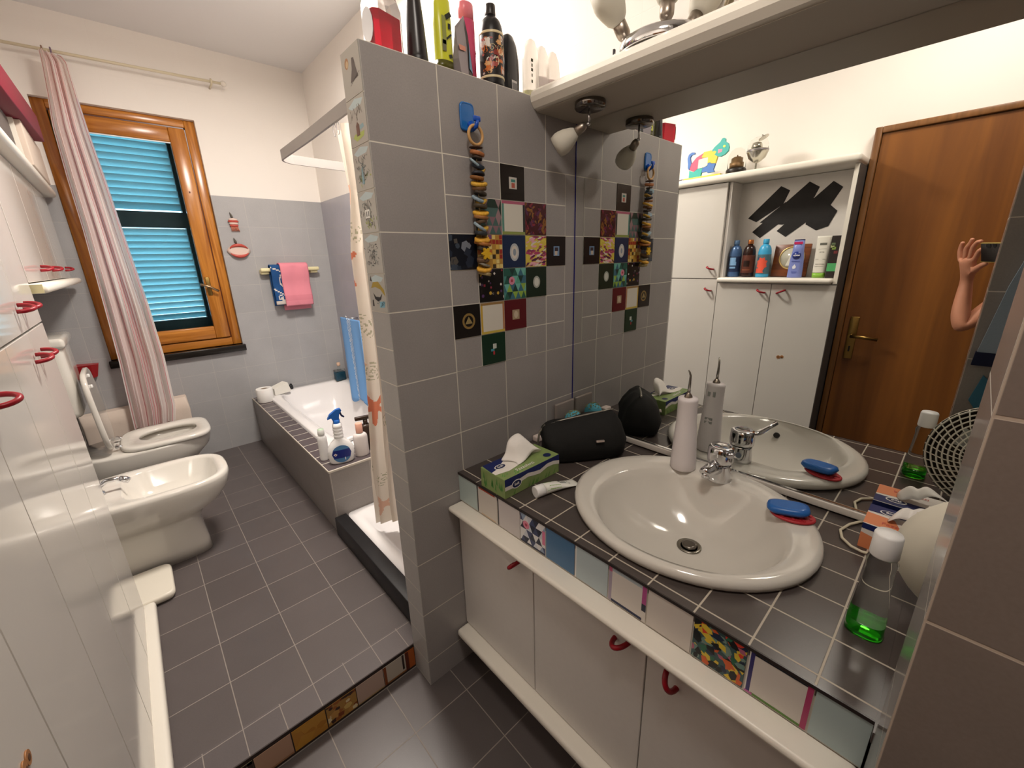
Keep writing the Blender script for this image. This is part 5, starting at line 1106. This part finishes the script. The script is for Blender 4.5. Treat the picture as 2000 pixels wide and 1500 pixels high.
g.loft([[(p[0] + .004 * math.sin(p[1] * 90 + z_ * 30), p[1] + .005 * math.sin(p[0] * 40 + z_ * 20), z_ + (.022 * (p[0] + 1.36) if z_ > .5 else 0)) for p in ring(-1.362, 2.537, w_, d_, z_, 14, 60)] for z_, w_, d_ in ((PZ, .25, .036), (.2, .258, .039), (.35, .262, .040), (.5, .266, .041), (.583, .262, .038))])
o = g.build('fabric_storage_box', None); tag(o, 'pale crumpled fabric storage box on the floor behind the toilet', 'storage box')
rd_ = MB().m(mat('red_dispenser', '9c1c22', .35)); rd_.loft([[(x, YD - .001 - d_, z_) for x, d_, z_ in ((-1.575, 0, .89), (-1.575, .07, .885), (-1.500, .075, .885), (-1.470, .05, .882), (-1.470, 0, .882))], [(x, YD - .001 - d_, z_) for x, d_, z_ in ((-1.555, 0, .80), (-1.555, .045, .80), (-1.510, .05, .80), (-1.490, .03, .805), (-1.490, 0, .805))]], sm=False)
o = rd_.build('red_dispenser', None); tag(o, 'red plastic holder fixed to the tiled wall beside the cistern', 'dispenser')
# towel rail
rl = thing('towel_rail', 'short cream towel rail on the tiled wall right of the window', 'towel rail', (-.287, YD, 1.405))
MB().m(m_cream).box((-.492, YD - .075, 1.392), (-.082, YD - .050, 1.418), .008, 3).build('bar', None, rl)
for x in (-.462, -.118): MB().m(m_cream).box((x - .028, YD - .055, 1.372), (x + .028, YD, 1.408), .008, 3).build('bracket', None, rl)
def hung(name, label, x0, x1, ztop, zf, zb, mats, fn, xb=0, yo=0):
    g = MB(); V_ = []
    for m_q in mats: g.m(m_q)
    pr2 = []; n1 = 30
    for i in range(n1 + 1): pr2.append((YD - .090 - yo - .006 * math.sin(i * .3), zf + (ztop - .012 - zf) * i / n1))
    for i in range(1, 6): a = PI * i / 6; pr2.append((YD - .0625 - (.0275 + yo) * math.cos(a), ztop - .012 + (.014 + yo * .3) * math.sin(a)))
    for i in range(11): pr2.append((YD - .036, ztop - .012 + (zb - ztop + .012) * i / 10))
    for k, (y, z) in enumerate(pr2):
        V_.append([g.v((x0 + (x1 - x0) * u / 20 + xb * (ztop - z) / (ztop - zf), y - .004 * math.sin(u * .5) * (1 if k < n1 else 0), z)) for u in range(21)])
    for k in range(len(pr2) - 1):
        for u in range(20): g.m(fn(u / 20, k / n1)); g.f([V_[k][u], V_[k][u+1], V_[k+1][u+1], V_[k+1][u]], True)
    o = g.build(name, None, None, None, solid(.007, 0)); return tag(o, label, 'towel')
pk = mat('pink_terry', 'e08a98', .95, bump=.4, nscale=300); pk2 = mat('pink_terry_border', 'd88290', .9)
hung('hand_towel', 'plain pink hand towel hanging over the blue one on the cream rail', -.372, -.176, 1.444, 1.135, 1.10, [pk, pk2], lambda u, v: pk2 if .10 < v < .24 else pk, 0, .012)
bl = mat('deep_blue_terry', '1c4a80', .95, bump=.4, nscale=300); wh = mat('white_terry_print', 'd0c8c0', .95)
def bfn(u, v):
    if v < .07: return wh
    for (cu, cv, ru, rv) in ((.5, .62, .16, .16), (.25, .18, .12, .06), (.42, .14, .2, .05)):
        d_ = ((u - cu) / ru) ** 2 + ((v - cv) / rv) ** 2
        if .6 < d_ < 1.3: return wh
    if abs(v - .40 + u * .35) < .018 or abs(v - .96 + .2 * u) < .015: return wh
    return bl
hung('hand_towel', 'dark blue towel with a white drawing, partly under the pink towel', -.434, -.300, 1.436, 1.150, 1.14, [bl, wh], bfn, 0.0, 0)
# ornaments
m_or = mat('coral_shell', 'b8483c', .35); m_ow = mat('shell_white', 'd8c0b4', .4); m_ol = mat('dark_leaf', '58544c', .6)
t = thing('shell_ornament', 'small red and white shell ornament on the tiles right of the window', 'ornament', (-.590, YD, 1.72))
g = MB().m(m_or); 
for k, (dz, w_, c_) in enumerate(((.028, .028, m_ow), (.016, .034, m_or), (.002, .030, m_ow), (-.012, .028, m_or))): g.m(c_).lathe([(.0005, -.009), (w_ * .8, -.006), (w_, 0), (w_ * .8, .006), (.0005, .009)], (-.590, YD - .012, 1.722 + dz), 24, 1, .35)
g.build('body', None, t)
g = MB().m(mat('coral_tassel', 'c87a62', .6))
for k in range(6): g.cyl((-.606 + k * .007, YD - .012, 1.705), (-.608 + k * .009, YD - .010, 1.672), .003, n=6)
g.build('tassel', None, t)
MB().m(m_ol).tube([(-.588, YD - .008, 1.752), (-.594, YD - .01, 1.772), (-.600, YD - .008, 1.796)], .006, 8, rs=[.003, .007, .002]).build('hanger', None, t)
t = thing('lips_ornament', 'larger oval red ornament with a clear middle below the small one', 'ornament', (-.592, YD, 1.54))
MB().m(mat('clear_pink', 'd8c0bc', .15)).lathe([(.0005, -.01), (.06, -.006), (.068, 0), (.06, .006), (.0005, .01)], (-.592, YD - .012, 1.541), 32, 1, .62, 'x' if False else 'z').build('disc', None, t) if False else None
g = MB(Matrix.Translation((-.592, YD - .010, 1.541)) @ Matrix.Rotation(PI / 2, 4, 'X')).m(m_ow); g.loft([ring(0, 0, .068, .044, -.008, 1.7, 40), ring(0, 0, .072, .046, 0, 1.7, 40), ring(0, 0, .055, .034, .010, 1.8, 40)]); g.build('oval_plate', None, t)
for s_ in (1, -1):
    g = MB().m(m_or); g.tube([(-.592 + .060 * math.sin(a), YD - .022, 1.541 + s_ * (.012 + .026 * math.cos(a * 1.25) ) - s_ * .0) for a in [(-1.15 + 2.3 * i / 14) for i in range(15)]], .008, 10, rs=[.002 + .009 * math.sin(PI * i / 14) for i in range(15)]); g.build('red_band', None, t)
MB().m(m_ol).tube([(-.596, YD - .008, 1.580), (-.602, YD - .01, 1.605), (-.608, YD - .008, 1.628)], .006, 8, rs=[.003, .008, .002]).build('hanger', None, t)

# ---------------------------------------------------------------- niche and cabinet top
NZ = 1.2905
bottle('foam_bath_bottle', 'steel blue bottle, first of three tall bottles in the niche beside the inner wall', 'bottle', (-1.545, .003, NZ), .213, .0345, mat('steel_blue', '44628c', .25, .2), mat('steel_blue_cap', '5a7aa0', .25, .2), (.4, .1), (.46, .12), [(.03, .12, mat('navy_label', '1c2c4c', .4))], shoulder=.68,
       patches=[('7fa8d0', 0.0, .05, [(-.018, 0), (.018, 0), (.018, .012), (-.018, .012)]), ('7fa8d0', 0.0, .068, [(-.020, 0), (.020, 0), (.018, .045), (-.016, .045)])])
bottle('foam_bath_bottle', 'dark brown bottle with a copper cap, middle of three tall bottles in the niche', 'bottle', (-1.545, -.075, NZ), .213, .0345, mat('dark_brown_gloss', '2a1610', .2), mat('copper', 'b87040', .3, .8), (.4, .1), (.46, .12), [(.025, .125, mat('brown_label', '5a2f22', .4))], shoulder=.68,
       patches=[('a06040', 0.0, .04, [(-.022, 0), (.022, 0), (.022, .004), (-.022, .004)]), ('24120c', 0.0, .06, [(-.018, 0), (.018, 0), (.018, .035), (-.018, .035)])])
bottle('foam_bath_bottle', 'turquoise bottle with a coral flower print in the niche beside the wooden dial', 'bottle', (-1.545, -.157, NZ), .213, .0345, mat('turquoise_plastic', '3fa0cc', .3), mat('turquoise_plastic', '3fa0cc', .3), (.4, .1), (.46, .12), [(.018, .128, mat('teal_grey_label', '4c6a74', .4))], shoulder=.68,
       patches=[('e05a44', 0.0, .075, [(.030 * math.cos(i * PI / 8) * (1.1 if i % 2 else .8), .036 * math.sin(i * PI / 8) * (1.1 if i % 2 else .85)) for i in range(16)]), ('e05a44', 0.3, .035, [(-.024, -.01), (.024, -.01), (.018, .014), (-.018, .014)]), ('1c2a5c', -.3, .036, [(.009 * math.cos(i), .009 * math.sin(i)) for i in range(6)]), ('1c2a5c', .45, .108, [(.009 * math.cos(i), .009 * math.sin(i)) for i in range(6)])])
dl = thing('wooden_barometer', 'square wooden plaque with a round glass dial leaning in the niche', 'barometer', (-1.60, -.283, NZ))
Md = Matrix.Translation((-1.572, -.283, NZ + .002)) @ Matrix.Rotation(math.radians(-9), 4, 'Y')
MB(Md).m(wood('red_wood_plaque', '5f2f14', '8a4a20', 'Y', 2.0)).box((-.010, -.088, 0), (.006, .088, .178), .002).build('plaque', None, dl)
MB(Md).m(mat('brass_ring', 'd8b878', .3, .8)).tube([(.008, -.004 + .060 * math.cos(a * PI / 20), .103 + .060 * math.sin(a * PI / 20)) for a in range(40)], .0045, 8, closed=True).build('bezel', None, dl)
MB(Md).m(mat('dial_face', 'b4b0a0', .15)).lathe([(.058, .006), (.058, .009), (.001, .009)], (0, -.004, .103), 40, ax='x').m(mat('dial_pale', 'e0dccc', .3)).prism([(.0105, -.01, .06), (.0105, .02, .06), (.0105, .0, .13)], (.0006, 0, 0)).build('dial', None, dl)
lo = thing('body_lotion_bottle', 'lilac blue lotion bottle with a round navy badge in the niche', 'bottle', (-1.525, -.328, NZ), (0, 0, 0))
m_li = mat('lilac_plastic', '7a86c4', .35)
MB(local=True).m(m_li).loft([ring(0, 0, .020, .033, 0, 2.6, 36), ring(0, 0, .021, .035, .004, 2.6, 36), ring(0, 0, .020, .034, .06, 2.6, 36), ring(0, 0, .019, .031, .11, 2.6, 36), ring(0, 0, .018, .026, .145, 2.6, 36), ring(0, 0, .0175, .0245, .196, 2.6, 36)]).build('body', None, lo)
MB(local=True).m(mat('dark_navy_cap', '1c1c4c', .3)).loft([ring(0, 0, .0175, .0245, .196, 2.6, 36), ring(0, 0, .0170, .024, .202, 2.6, 36)]).build('cap', None, lo)
MB(local=True).m(pm('142a78')).lathe([(.020, 0), (.020, .0012), (.001, .0013)], (.0195, .0, .118), 28, ax='x').m(pm('c03060')).box((.0175, -.020, .176), (.0185, .020, .190)).m(pm('e4e4ec')).prism([(.0208, -.004, .050), (.0208, .008, .046), (.0208, .012, .058), (.0208, .002, .072), (.0208, -.006, .058)], (.0006, 0, 0)).build('badge', None, lo)
text('badge_text', 'NIVEA', .011, pm('f4f4f8'), lo, (.0212, 0, .118), (PI / 2, 0, PI / 2), .0002, bold=.0003)
for z_, w_ in ((.086, .040), (.030, .026), (.024, .020)): MB(local=True).m(pm('4a58a4')).box((.0205, -w_ / 2, z_), (.0212, w_ / 2, z_ + .0025)).build('print_line', None, lo)
ct = thing('cream_tube', 'white cream tube standing on its green cap in the niche', 'tube', (-1.535, -.437, NZ), (0, 0, 0))
MB(local=True).m(mat('tube_cream', 'dcd8cc', .4)).loft([ring(0, 0, .018, .028, .026, 2.4, 32), ring(0, 0, .018, .029, .03, 2.4, 32), ring(0, 0, .013, .031, .12, 2.4, 32), ring(0, 0, .003, .033, .205, 2.4, 32), ring(0, 0, .0015, .033, .214, 2.4, 32)]).build('tube', None, ct)
MB(local=True).m(mat('leaf_green_cap', '86b840', .35)).loft([ring(0, 0, .019, .029, 0, 2.6, 32), ring(0, 0, .019, .029, .025, 2.6, 32)]).build('cap', None, ct)
for z_, w_, h_ in ((.168, .030, .022), (.148, .036, .002), (.125, .020, .018), (.095, .046, .002), (.070, .040, .004), (.060, .044, .002)):
    MB(local=True).m(pm('6a6a62')).box((.0035 + (.214 - z_) * .083, -w_ / 2, z_), (.0042 + (.214 - z_) * .083, w_ / 2, z_ + h_ * .5)).build('print_line', None, ct)
cbx = thing('cosmetic_carton', 'dark carton with a green band at the end of the niche', 'carton', (-1.53, -.497, NZ))
MB().m(mat('dark_carton', '2c2422', .5)).box((-1.555, -.516, NZ), (-1.505, -.474, NZ + .212)).build('carton', None, cbx)
g = MB(); g.m(pm('58b070')).box((-1.5048, -.516, NZ + .035), (-1.504, -.474, NZ + .075))
for c, y, z_ in (('88a050', -.49, .15), ('6a7a5a', -.485, .17), ('7a3a3c', -.50, .13), ('b8bc8a', -.483, .16)): g.m(pm(c)).box((-1.5048, y - .008, NZ + z_ - .007), (-1.5040, y + .008, NZ + z_ + .007))
g.build('print', None, cbx)
# black scribble built as thin flat strips on the niche back
g = MB().m(mat('black_scribble', '1e1b1a', .7, noise=.25, nscale=30)); xk = XL + .0305
for k, pl in enumerate([[(-.012, 1.629), (-.166, 1.788), (-.214, 1.760), (-.190, 1.690), (-.06, 1.604)], [(-.045, 1.549), (-.302, 1.793), (-.353, 1.760), (-.336, 1.712), (-.092, 1.512)], [(-.176, 1.547), (-.410, 1.781), (-.456, 1.746), (-.415, 1.662), (-.226, 1.512)], [(-.318, 1.597), (-.41, 1.668), (-.450, 1.631), (-.422, 1.556), (-.369, 1.538), (-.315, 1.573)], [(-.08, 1.60), (-.20, 1.70), (-.33, 1.71), (-.41, 1.66), (-.42, 1.57), (-.30, 1.60), (-.20, 1.58)]]):
    g.prism([(xk, y, z_) for y, z_ in pl], (.0008 + k * .0002, 0, 0))
o = g.build('black_scribble_strips', None); tag(o, 'overlapping slanted black scribble strokes on the back of the niche', 'scribble')
TT = 1.8685
# cat puzzle
ctp = thing('wooden_cat_puzzle', 'colourful wooden cat puzzle on a yellow base on the cabinet top', 'puzzle', (-1.50, .23, TT))
cyy = lambda u: .372 - u * .268 / 790 * 1.0
def cp(x, y): return (-1.508, .335 - (x - 240) * .242 / 780, TT + .014 + (980 - y) * .190 / 770)
def piece(nm, c, pts): MB().m(mat('painted_' + c, c, .45)).prism([cp(*p) for p in pts], (.016, 0, 0)).build(nm, None, ctp)
piece('head', '3fb0a8', [(715, 430), (760, 370), (850, 290), (880, 225), (915, 215), (940, 240), (945, 300), (1000, 350), (1022, 430), (1015, 510), (960, 575), (890, 605), (830, 590), (770, 540), (800, 480), (760, 455), (730, 470)])
piece('neck', 'e4cc48', [(560, 440), (700, 432), (730, 470), (760, 455), (800, 480), (770, 540), (828, 592), (800, 730), (720, 715), (700, 690), (650, 700), (650, 570), (560, 570), (520, 540)])
piece('back', 'd85a78', [(300, 790), (330, 650), (420, 530), (560, 455), (520, 540), (560, 570), (470, 590), (465, 780), (390, 840)])
piece('belly', 'e8e0d0', [(470, 590), (560, 560), (650, 570), (650, 740), (600, 775), (465, 785)])
piece('hind_leg', '3fb0a8', [(298, 800), (390, 845), (465, 790), (560, 790), (550, 850), (535, 940), (540, 985), (298, 985)])
piece('front_leg', '4a78c0', [(560, 790), (650, 760), (652, 705), (700, 695), (720, 722), (798, 735), (770, 860), (795, 915), (670, 920), (640, 880), (550, 890)])
piece('tail', '4a78c0', [(385, 440), (370, 400), (320, 390), (260, 430), (238, 520), (258, 640), (262, 740), (290, 785), (325, 660), (300, 560), (290, 500), (320, 450)])
MB().m(mat('painted_e4cc48', 'e4cc48', .45)).box((-1.525, .118, TT), (-1.475, .342, TT + .014), .002).build('base', None, ctp)
MB().m(pm('e890a8')).prism([(-1.4918, cp(830, 0)[1], cp(0, 440)[2]), (-1.4918, cp(905, 0)[1], cp(0, 450)[2]), (-1.4918, cp(900, 0)[1], cp(0, 510)[2]), (-1.4918, cp(830, 0)[1], cp(0, 525)[2])], (.0006, 0, 0)).m(pm('d8e060')).prism([(-1.4918, cp(935, 0)[1] + .008 * math.cos(i), cp(0, 400)[2] + .007 * math.sin(i)) for i in range(6)], (.0006, 0, 0)).build('painted_face', None, ctp)
o = MB().m(mat('dark_silver', '8a8288', .3, .7)).tube([(-1.50, .385, TT + .008), (-1.50, .36, TT + .012), (-1.49, .345, TT + .006)], .007, 10).build('silver_trinket', None); tag(o, 'small silver trinket left of the cat puzzle on the cabinet top, seen in the mirror', 'trinket')
dm = thing('glass_dome_ornament', 'bronze coloured mechanism under a glass dome on a black base', 'ornament', (-1.50, .042, TT))
MB().m(mat('black_base', '241c18', .4)).lathe([(.050, TT), (.053, TT + .004), (.053, TT + .020), (.048, TT + .028), (.001, TT + .0285)], (-1.50, .042, 0), 36).build('base', None, dm)
MB().m(mat('bronze', '9c7c58', .35, .6)).lathe([(.036, TT + .029), (.036, TT + .058), (.030, TT + .060), (.029, TT + .082), (.020, TT + .083), (.019, TT + .088), (.004, TT + .089), (.003, TT + .098)], (-1.50, .042, 0), 28).build('mechanism', None, dm)
m_thin = mat('thin_glass', 'f6f6f4', .02, trans=1.0, ior=1.03)
MB().m(m_thin).lathe([(.047, TT + .029), (.047, TT + .075), (.044, TT + .100), (.034, TT + .120), (.018, TT + .132), (.001, TT + .136)], (-1.50, .042, 0), 32).build('glass_dome', None, dm)
gb = thing('silver_globe_ornament', 'silver and glass globe ornament on a thin stem beside the dome', 'ornament', (-1.50, -.062, TT))
sv = mat('silver', 'c8c4b8', .22, .9)
MB().m(sv).lathe([(.026, TT + .0), (.026, TT + .003), (.006, TT + .005), (.004, TT + .04)], (-1.50, -.062, 0), 24).build('stem', None, gb)
MB().m(sv).lathe([(.003, TT + .038), (.02, TT + .046), (.042, TT + .064), (.052, TT + .090), (.054, TT + .093), (.054, TT + .106), (.050, TT + .108)], (-1.50, -.062, 0), 32).build('bowl', None, gb)
MB().m(mat('dark_silver', '8a8288', .3, .7)).lathe([(.051, TT + .095), (.0545, TT + .097), (.0545, TT + .103)], (-1.50, -.062, 0), 32).build('band', None, gb)
MB().m(m_thin).lathe([(.050, TT + .108), (.050, TT + .13), (.040, TT + .153), (.022, TT + .166), (.001, TT + .169)], (-1.50, -.062, 0), 32).build('glass_dome', None, gb)
MB().m(sv).lathe([(.022, TT + .108), (.028, TT + .120), (.022, TT + .140), (.006, TT + .146)], (-1.50, -.055, 0), 20).build('inner_figure', None, gb)
MB(Matrix.Translation((-1.50, -.085, TT + .160)) @ Matrix.Rotation(-.5, 4, 'X')).m(sv).lathe([(.026, 0), (.026, .003), (.006, .008), (.003, .02)], (0, 0, 0), 24).build('lid', None, gb)
# stack on the wall cabinet
o = MB().m(mat('beige_box', 'ccbcae', .8)).box((-1.62, 1.78, TT), (-1.418, 2.36, 2.040), .004).build('cardboard_box', None); tag(o, 'beige box on the wall cabinet carrying the red one', 'box')
o = MB(Matrix.Translation((-1.52, 1.84, 2.041)) @ Matrix.Rotation(-.03, 4, 'Z')).m(mat('dark_red_box', '7c1c30', .55)).box((-.10, -.52, 0), (.125, .36, .115), .004).build('red_box', None); tag(o, 'long dark red box overhanging on top of the beige box at the left edge', 'box')
o = MB().m(mat('grey_case', '5f5652', .6)).box((-1.62, 1.30, TT), (-1.450, 1.74, 2.035), .003).m(m_rail).box((-1.62, 1.742, TT), (-1.436, 1.755, 2.035)).build('grey_case', None); tag(o, 'dark grey case with a pale edge on the cabinet top under the red box', 'case')

# ---------------------------------------------------------------- the photographer (a hand and forearm show in the mirror)
Cc = Vector((-1.24516579, -1.01913371, 1.43021171)); cr_ = Vector(RT[0]); cf_ = Vector(RT[1]); cu_ = Vector(RT[2])
def cp3(a, b, c): return Cc + cr_ * a + cu_ * b + cf_ * c
def skin(name, chains, mt, parent, sub=2):
    """chains: list of (points, radii, index of the vertex of chain 0.. to start from or None)"""
    vs = []; es = []; rs = []
    for pts, rd, root in chains:
        prev = root
        for p, r_ in zip(pts, rd):
            vs.append(Vector(p)); rs.append(r_); i = len(vs) - 1
            if prev is not None: es.append((prev, i))
            prev = i
    off = parent.location if parent is not None else Vector((0, 0, 0))
    me = bpy.data.meshes.new(name); me.from_pydata([v - off for v in vs], es, [])
    o = bpy.data.objects.new(name, me); COL.objects.link(o); o.parent = parent; me.materials.append(mt)
    md = o.modifiers.new('skin', 'SKIN'); md.use_smooth_shade = True; md.branch_smoothing = .6
    if not me.skin_vertices: 
        bpy.context.view_layer.objects.active = o
    for d, r_ in zip(me.skin_vertices[0].data, rs): d.radius = (r_, r_) if not isinstance(r_, tuple) else r_
    me.skin_vertices[0].data[0].use_root = True
    s_ = o.modifiers.new('sub', 'SUBSURF'); s_.levels = sub; s_.render_levels = sub
    return o
pe = thing('person', 'person holding up a phone, hand and forearm visible in the mirror before the brown door', 'person', (-1.40, -1.40, 0))
m_skin = mat('skin', 'c98a6c', .5, noise=.06, nscale=30); m_shirt = mat('dark_shirt', '2c3440', .9); m_trs = mat('dark_trousers', '23242a', .9)
elb = Vector((-1.325, -1.012, 1.095)); wr = cp3(-.103, -.150, -.020); shl = Vector((-1.52, -1.23, 1.36)); shr = Vector((-1.29, -1.49, 1.36)); elr = Vector((-1.14, -1.33, 1.12)); wrr = cp3(.150, -.130, -.03)
CH = [([(-1.40, -1.38, .93), (-1.41, -1.38, 1.10), (-1.41, -1.37, 1.27), (-1.40, -1.36, 1.36), (-1.39, -1.34, 1.46), (-1.375, -1.325, 1.52)], [.135, .125, .135, .10, .055, .052], None),
      ([shl, (shl + elb) / 2, elb, (elb * .6 + wr * .4) + Vector((-.005, .004, 0)), wr], [.054, .043, .032, .031, .021], 3),
      ([shr, (shr + elr) / 2, elr, (elr * .6 + wrr * .4), wrr], [.054, .043, .032, .030, .021], 3),
      ([(-1.48, -1.31, .86), (-1.50, -1.29, .50), (-1.51, -1.30, .26), (-1.51, -1.31, .08)], [.085, .055, .050, .036], 0),
      ([(-1.33, -1.45, .86), (-1.31, -1.46, .50), (-1.31, -1.48, .26), (-1.31, -1.49, .08)], [.085, .055, .050, .036], 0)]
# hands: palm slab with five jointed fingers
def hand(side, root, first):
    """chains of palm, thumb and four fingers growing out of the wrist vertex `root`; `first` is the index of the first new vertex"""
    base = (lambda a, b, c: cp3(-.102 + a * 1.06, -.148 + b * 1.06, -.020 + c)) if side == 'l' else (lambda a, b, c: cp3(.150 - a, -.130 + b, -.03 + c))
    ch = [([base(.004, .030, .001), base(.008, .056, .003), base(.010, .078, .004)], [(.027, .018), (.034, .017), (.033, .015)], root),
          ([base(.030, .035, .006), base(.052, .052, .010), base(.072, .066, .008), base(.088, .072, .004)], [.0145, .012, .0105, .009], first)]
    for j, (a, l1, l2, l3, sp) in enumerate(((.036, .040, .020, .016, .030), (.018, .050, .026, .018, .016), (-.002, .050, .026, .018, .002), (-.022, .040, .022, .016, -.012))):
        p0 = (a + .0, .086 - .004 * abs(j - 1), .004)
        p1 = (a + sp * .45, p0[1] + l1 * .85, .0); p2 = (p1[0] + (.014 if j < 3 else .002), p1[1] + l2 * (.75 if j < 3 else .95), -.004); p3 = (p2[0] + (.017 if j < 2 else .006), p2[1] + (.002 if j < 2 else l3), -.006)
        if j == 0: p2 = (p1[0] + .020, p1[1] + .010, -.003); p3 = (p2[0] + .018, p2[1] - .001, -.003)
        ch.append(([base(*p0), base(*p1), base(*p2), base(*p3)], [.0098, .0090, .0082, .0072], first + 2))
    return ch
nb = sum(len(c[0]) for c in CH); hl = hand('l', 10, nb); nl = sum(len(c[0]) for c in hl); hr2 = hand('r', 15, nb + nl)
skin('body', CH + hl + hr2, m_skin, pe)
# shirt with short sleeves, trousers, shoes
skin('shirt', [([(-1.40, -1.38, .86), (-1.405, -1.38, 1.0), (-1.41, -1.375, 1.12), (-1.41, -1.37, 1.27), (-1.40, -1.36, 1.38)], [.175, .165, .150, .155, .108], None), ([shl + Vector((0, 0, .003)), shl * .5 + elb * .5 + Vector((0, 0, .004))], [.072, .062], 4), ([shr + Vector((0, 0, .003)), shr * .5 + elr * .5 + Vector((0, 0, .004))], [.072, .062], 4)], m_shirt, pe)
skin('trousers', [([(-1.40, -1.38, 1.03), (-1.40, -1.38, .90)], [.158, .165], None), ([(-1.48, -1.31, .80), (-1.50, -1.29, .48), (-1.51, -1.30, .12)], [.112, .080, .064], 1), ([(-1.33, -1.45, .80), (-1.31, -1.46, .48), (-1.31, -1.48, .12)], [.112, .080, .064], 1)], m_trs, pe)
for x, y in ((-1.50, -1.29), (-1.30, -1.47)):
    MB(Matrix.Translation((x, y, .001)) @ Matrix.Rotation(math.atan2(.70, .65), 4, 'Z')).m(mat('dark_shoe', '1c1b1c', .5)).loft([ring(.03, 0, .125, .042, 0, 2.6, 32), ring(.03, 0, .130, .046, .012, 2.6, 32), ring(.02, 0, .115, .042, .045, 2.4, 32), ring(-.03, 0, .06, .038, .085, 2.2, 32)]).build('shoe', None, pe)
# head
Mh = Matrix.Translation((-1.368, -1.318, 1.60)) @ Matrix.Rotation(math.atan2(.70, .65), 4, 'Z') @ Matrix.Rotation(.25, 4, 'Y')
hdm = MB(Mh).m(m_skin)
hr = [(-.112, .030, .032, .018), (-.100, .048, .046, .012), (-.07, .068, .062, .004), (-.03, .084, .072, 0), (.01, .092, .076, -.004), (.05, .090, .075, -.008), (.085, .072, .062, -.012), (.108, .040, .036, -.014), (.114, .010, .010, -.014)]
hdm.loft([ring(c_, 0, a_, b_, z_, 2.2, 32) for z_, a_, b_, c_ in hr])
hdm.loft([ring(.088, 0, .006, .007, .018, 2, 12), ring(.097, 0, .012, .011, -.004, 2, 12), ring(.103, 0, .016, .016, -.022, 2, 12), ring(.090, 0, .010, .014, -.030, 2, 12)])
for q in (-1, 1): hdm.sphere((-.004, q * .078, -.006), .024, .6, .35, 1.2, 16, 10)
hdm.build('head', None, pe)
for q in (-1, 1):
    MB(Mh).m(m_white).sphere((.080, q * .030, .012), .0115).m(mat('iris', '3a2a1c', .2)).sphere((.0885, q * .030, .012), .0048).build('eye', None, pe)
MB(Mh).m(mat('lips', 'a8605a', .5)).loft([ring(.083, 0, .004, .014, -.062, 2, 20), ring(.088, 0, .007, .024, -.056, 2, 20), ring(.083, 0, .004, .016, -.050, 2, 20)]).build('mouth', None, pe)
MB(Mh).m(mat('brown_hair', '2c2018', .8, bump=.8, nscale=90)).loft([ring(-.045, 0, .062, .080, -.05, 2.3, 32), ring(-.030, 0, .078, .086, .0, 2.3, 32), ring(-.014, 0, .098, .088, .058, 2.3, 32), ring(-.012, 0, .090, .078, .09, 2.2, 32), ring(-.014, 0, .058, .050, .116, 2.2, 32), ring(-.016, 0, .012, .012, .125, 2, 32)]).build('hair', None, pe)
# phone
Mp = Matrix.Identity(4)
for i in range(3): Mp[i][0] = cr_[i]; Mp[i][1] = cu_[i]; Mp[i][2] = -cf_[i]
Mp.translation = Cc + cr_ * .047 - cu_ * .030 - cf_ * .014
ph = thing('smartphone', 'dark smartphone held up in the hand, seen in the mirror', 'phone', tuple(Mp.translation))
MB(Mp).m(mat('phone_back', '2a2422', .2)).box((-.080, -.037, -.004), (.080, .037, .004), .0035, 3).build('body', None, ph)
MB(Mp).m(mat('phone_case_edge', 'a08c4c', .4, .3)).box((-.081, .0355, -.0046), (.081, .0378, .0046), .001).box((-.081, -.0378, -.0046), (.081, -.0355, .0046), .001).build('case_edge', None, ph)
MB(Mp).m(m_black).lathe([(.009, -.0055), (.009, -.004)], (-.047, .028, 0), 24).lathe([(.007, -.0055), (.007, -.004)], (-.024, .028, 0), 24).build('camera_lens', None, ph)
MB(Mp).m(mat('phone_screen', '101418', .05)).box((-.074, -.033, .0041), (.074, .033, .0044)).build('screen', None, ph)
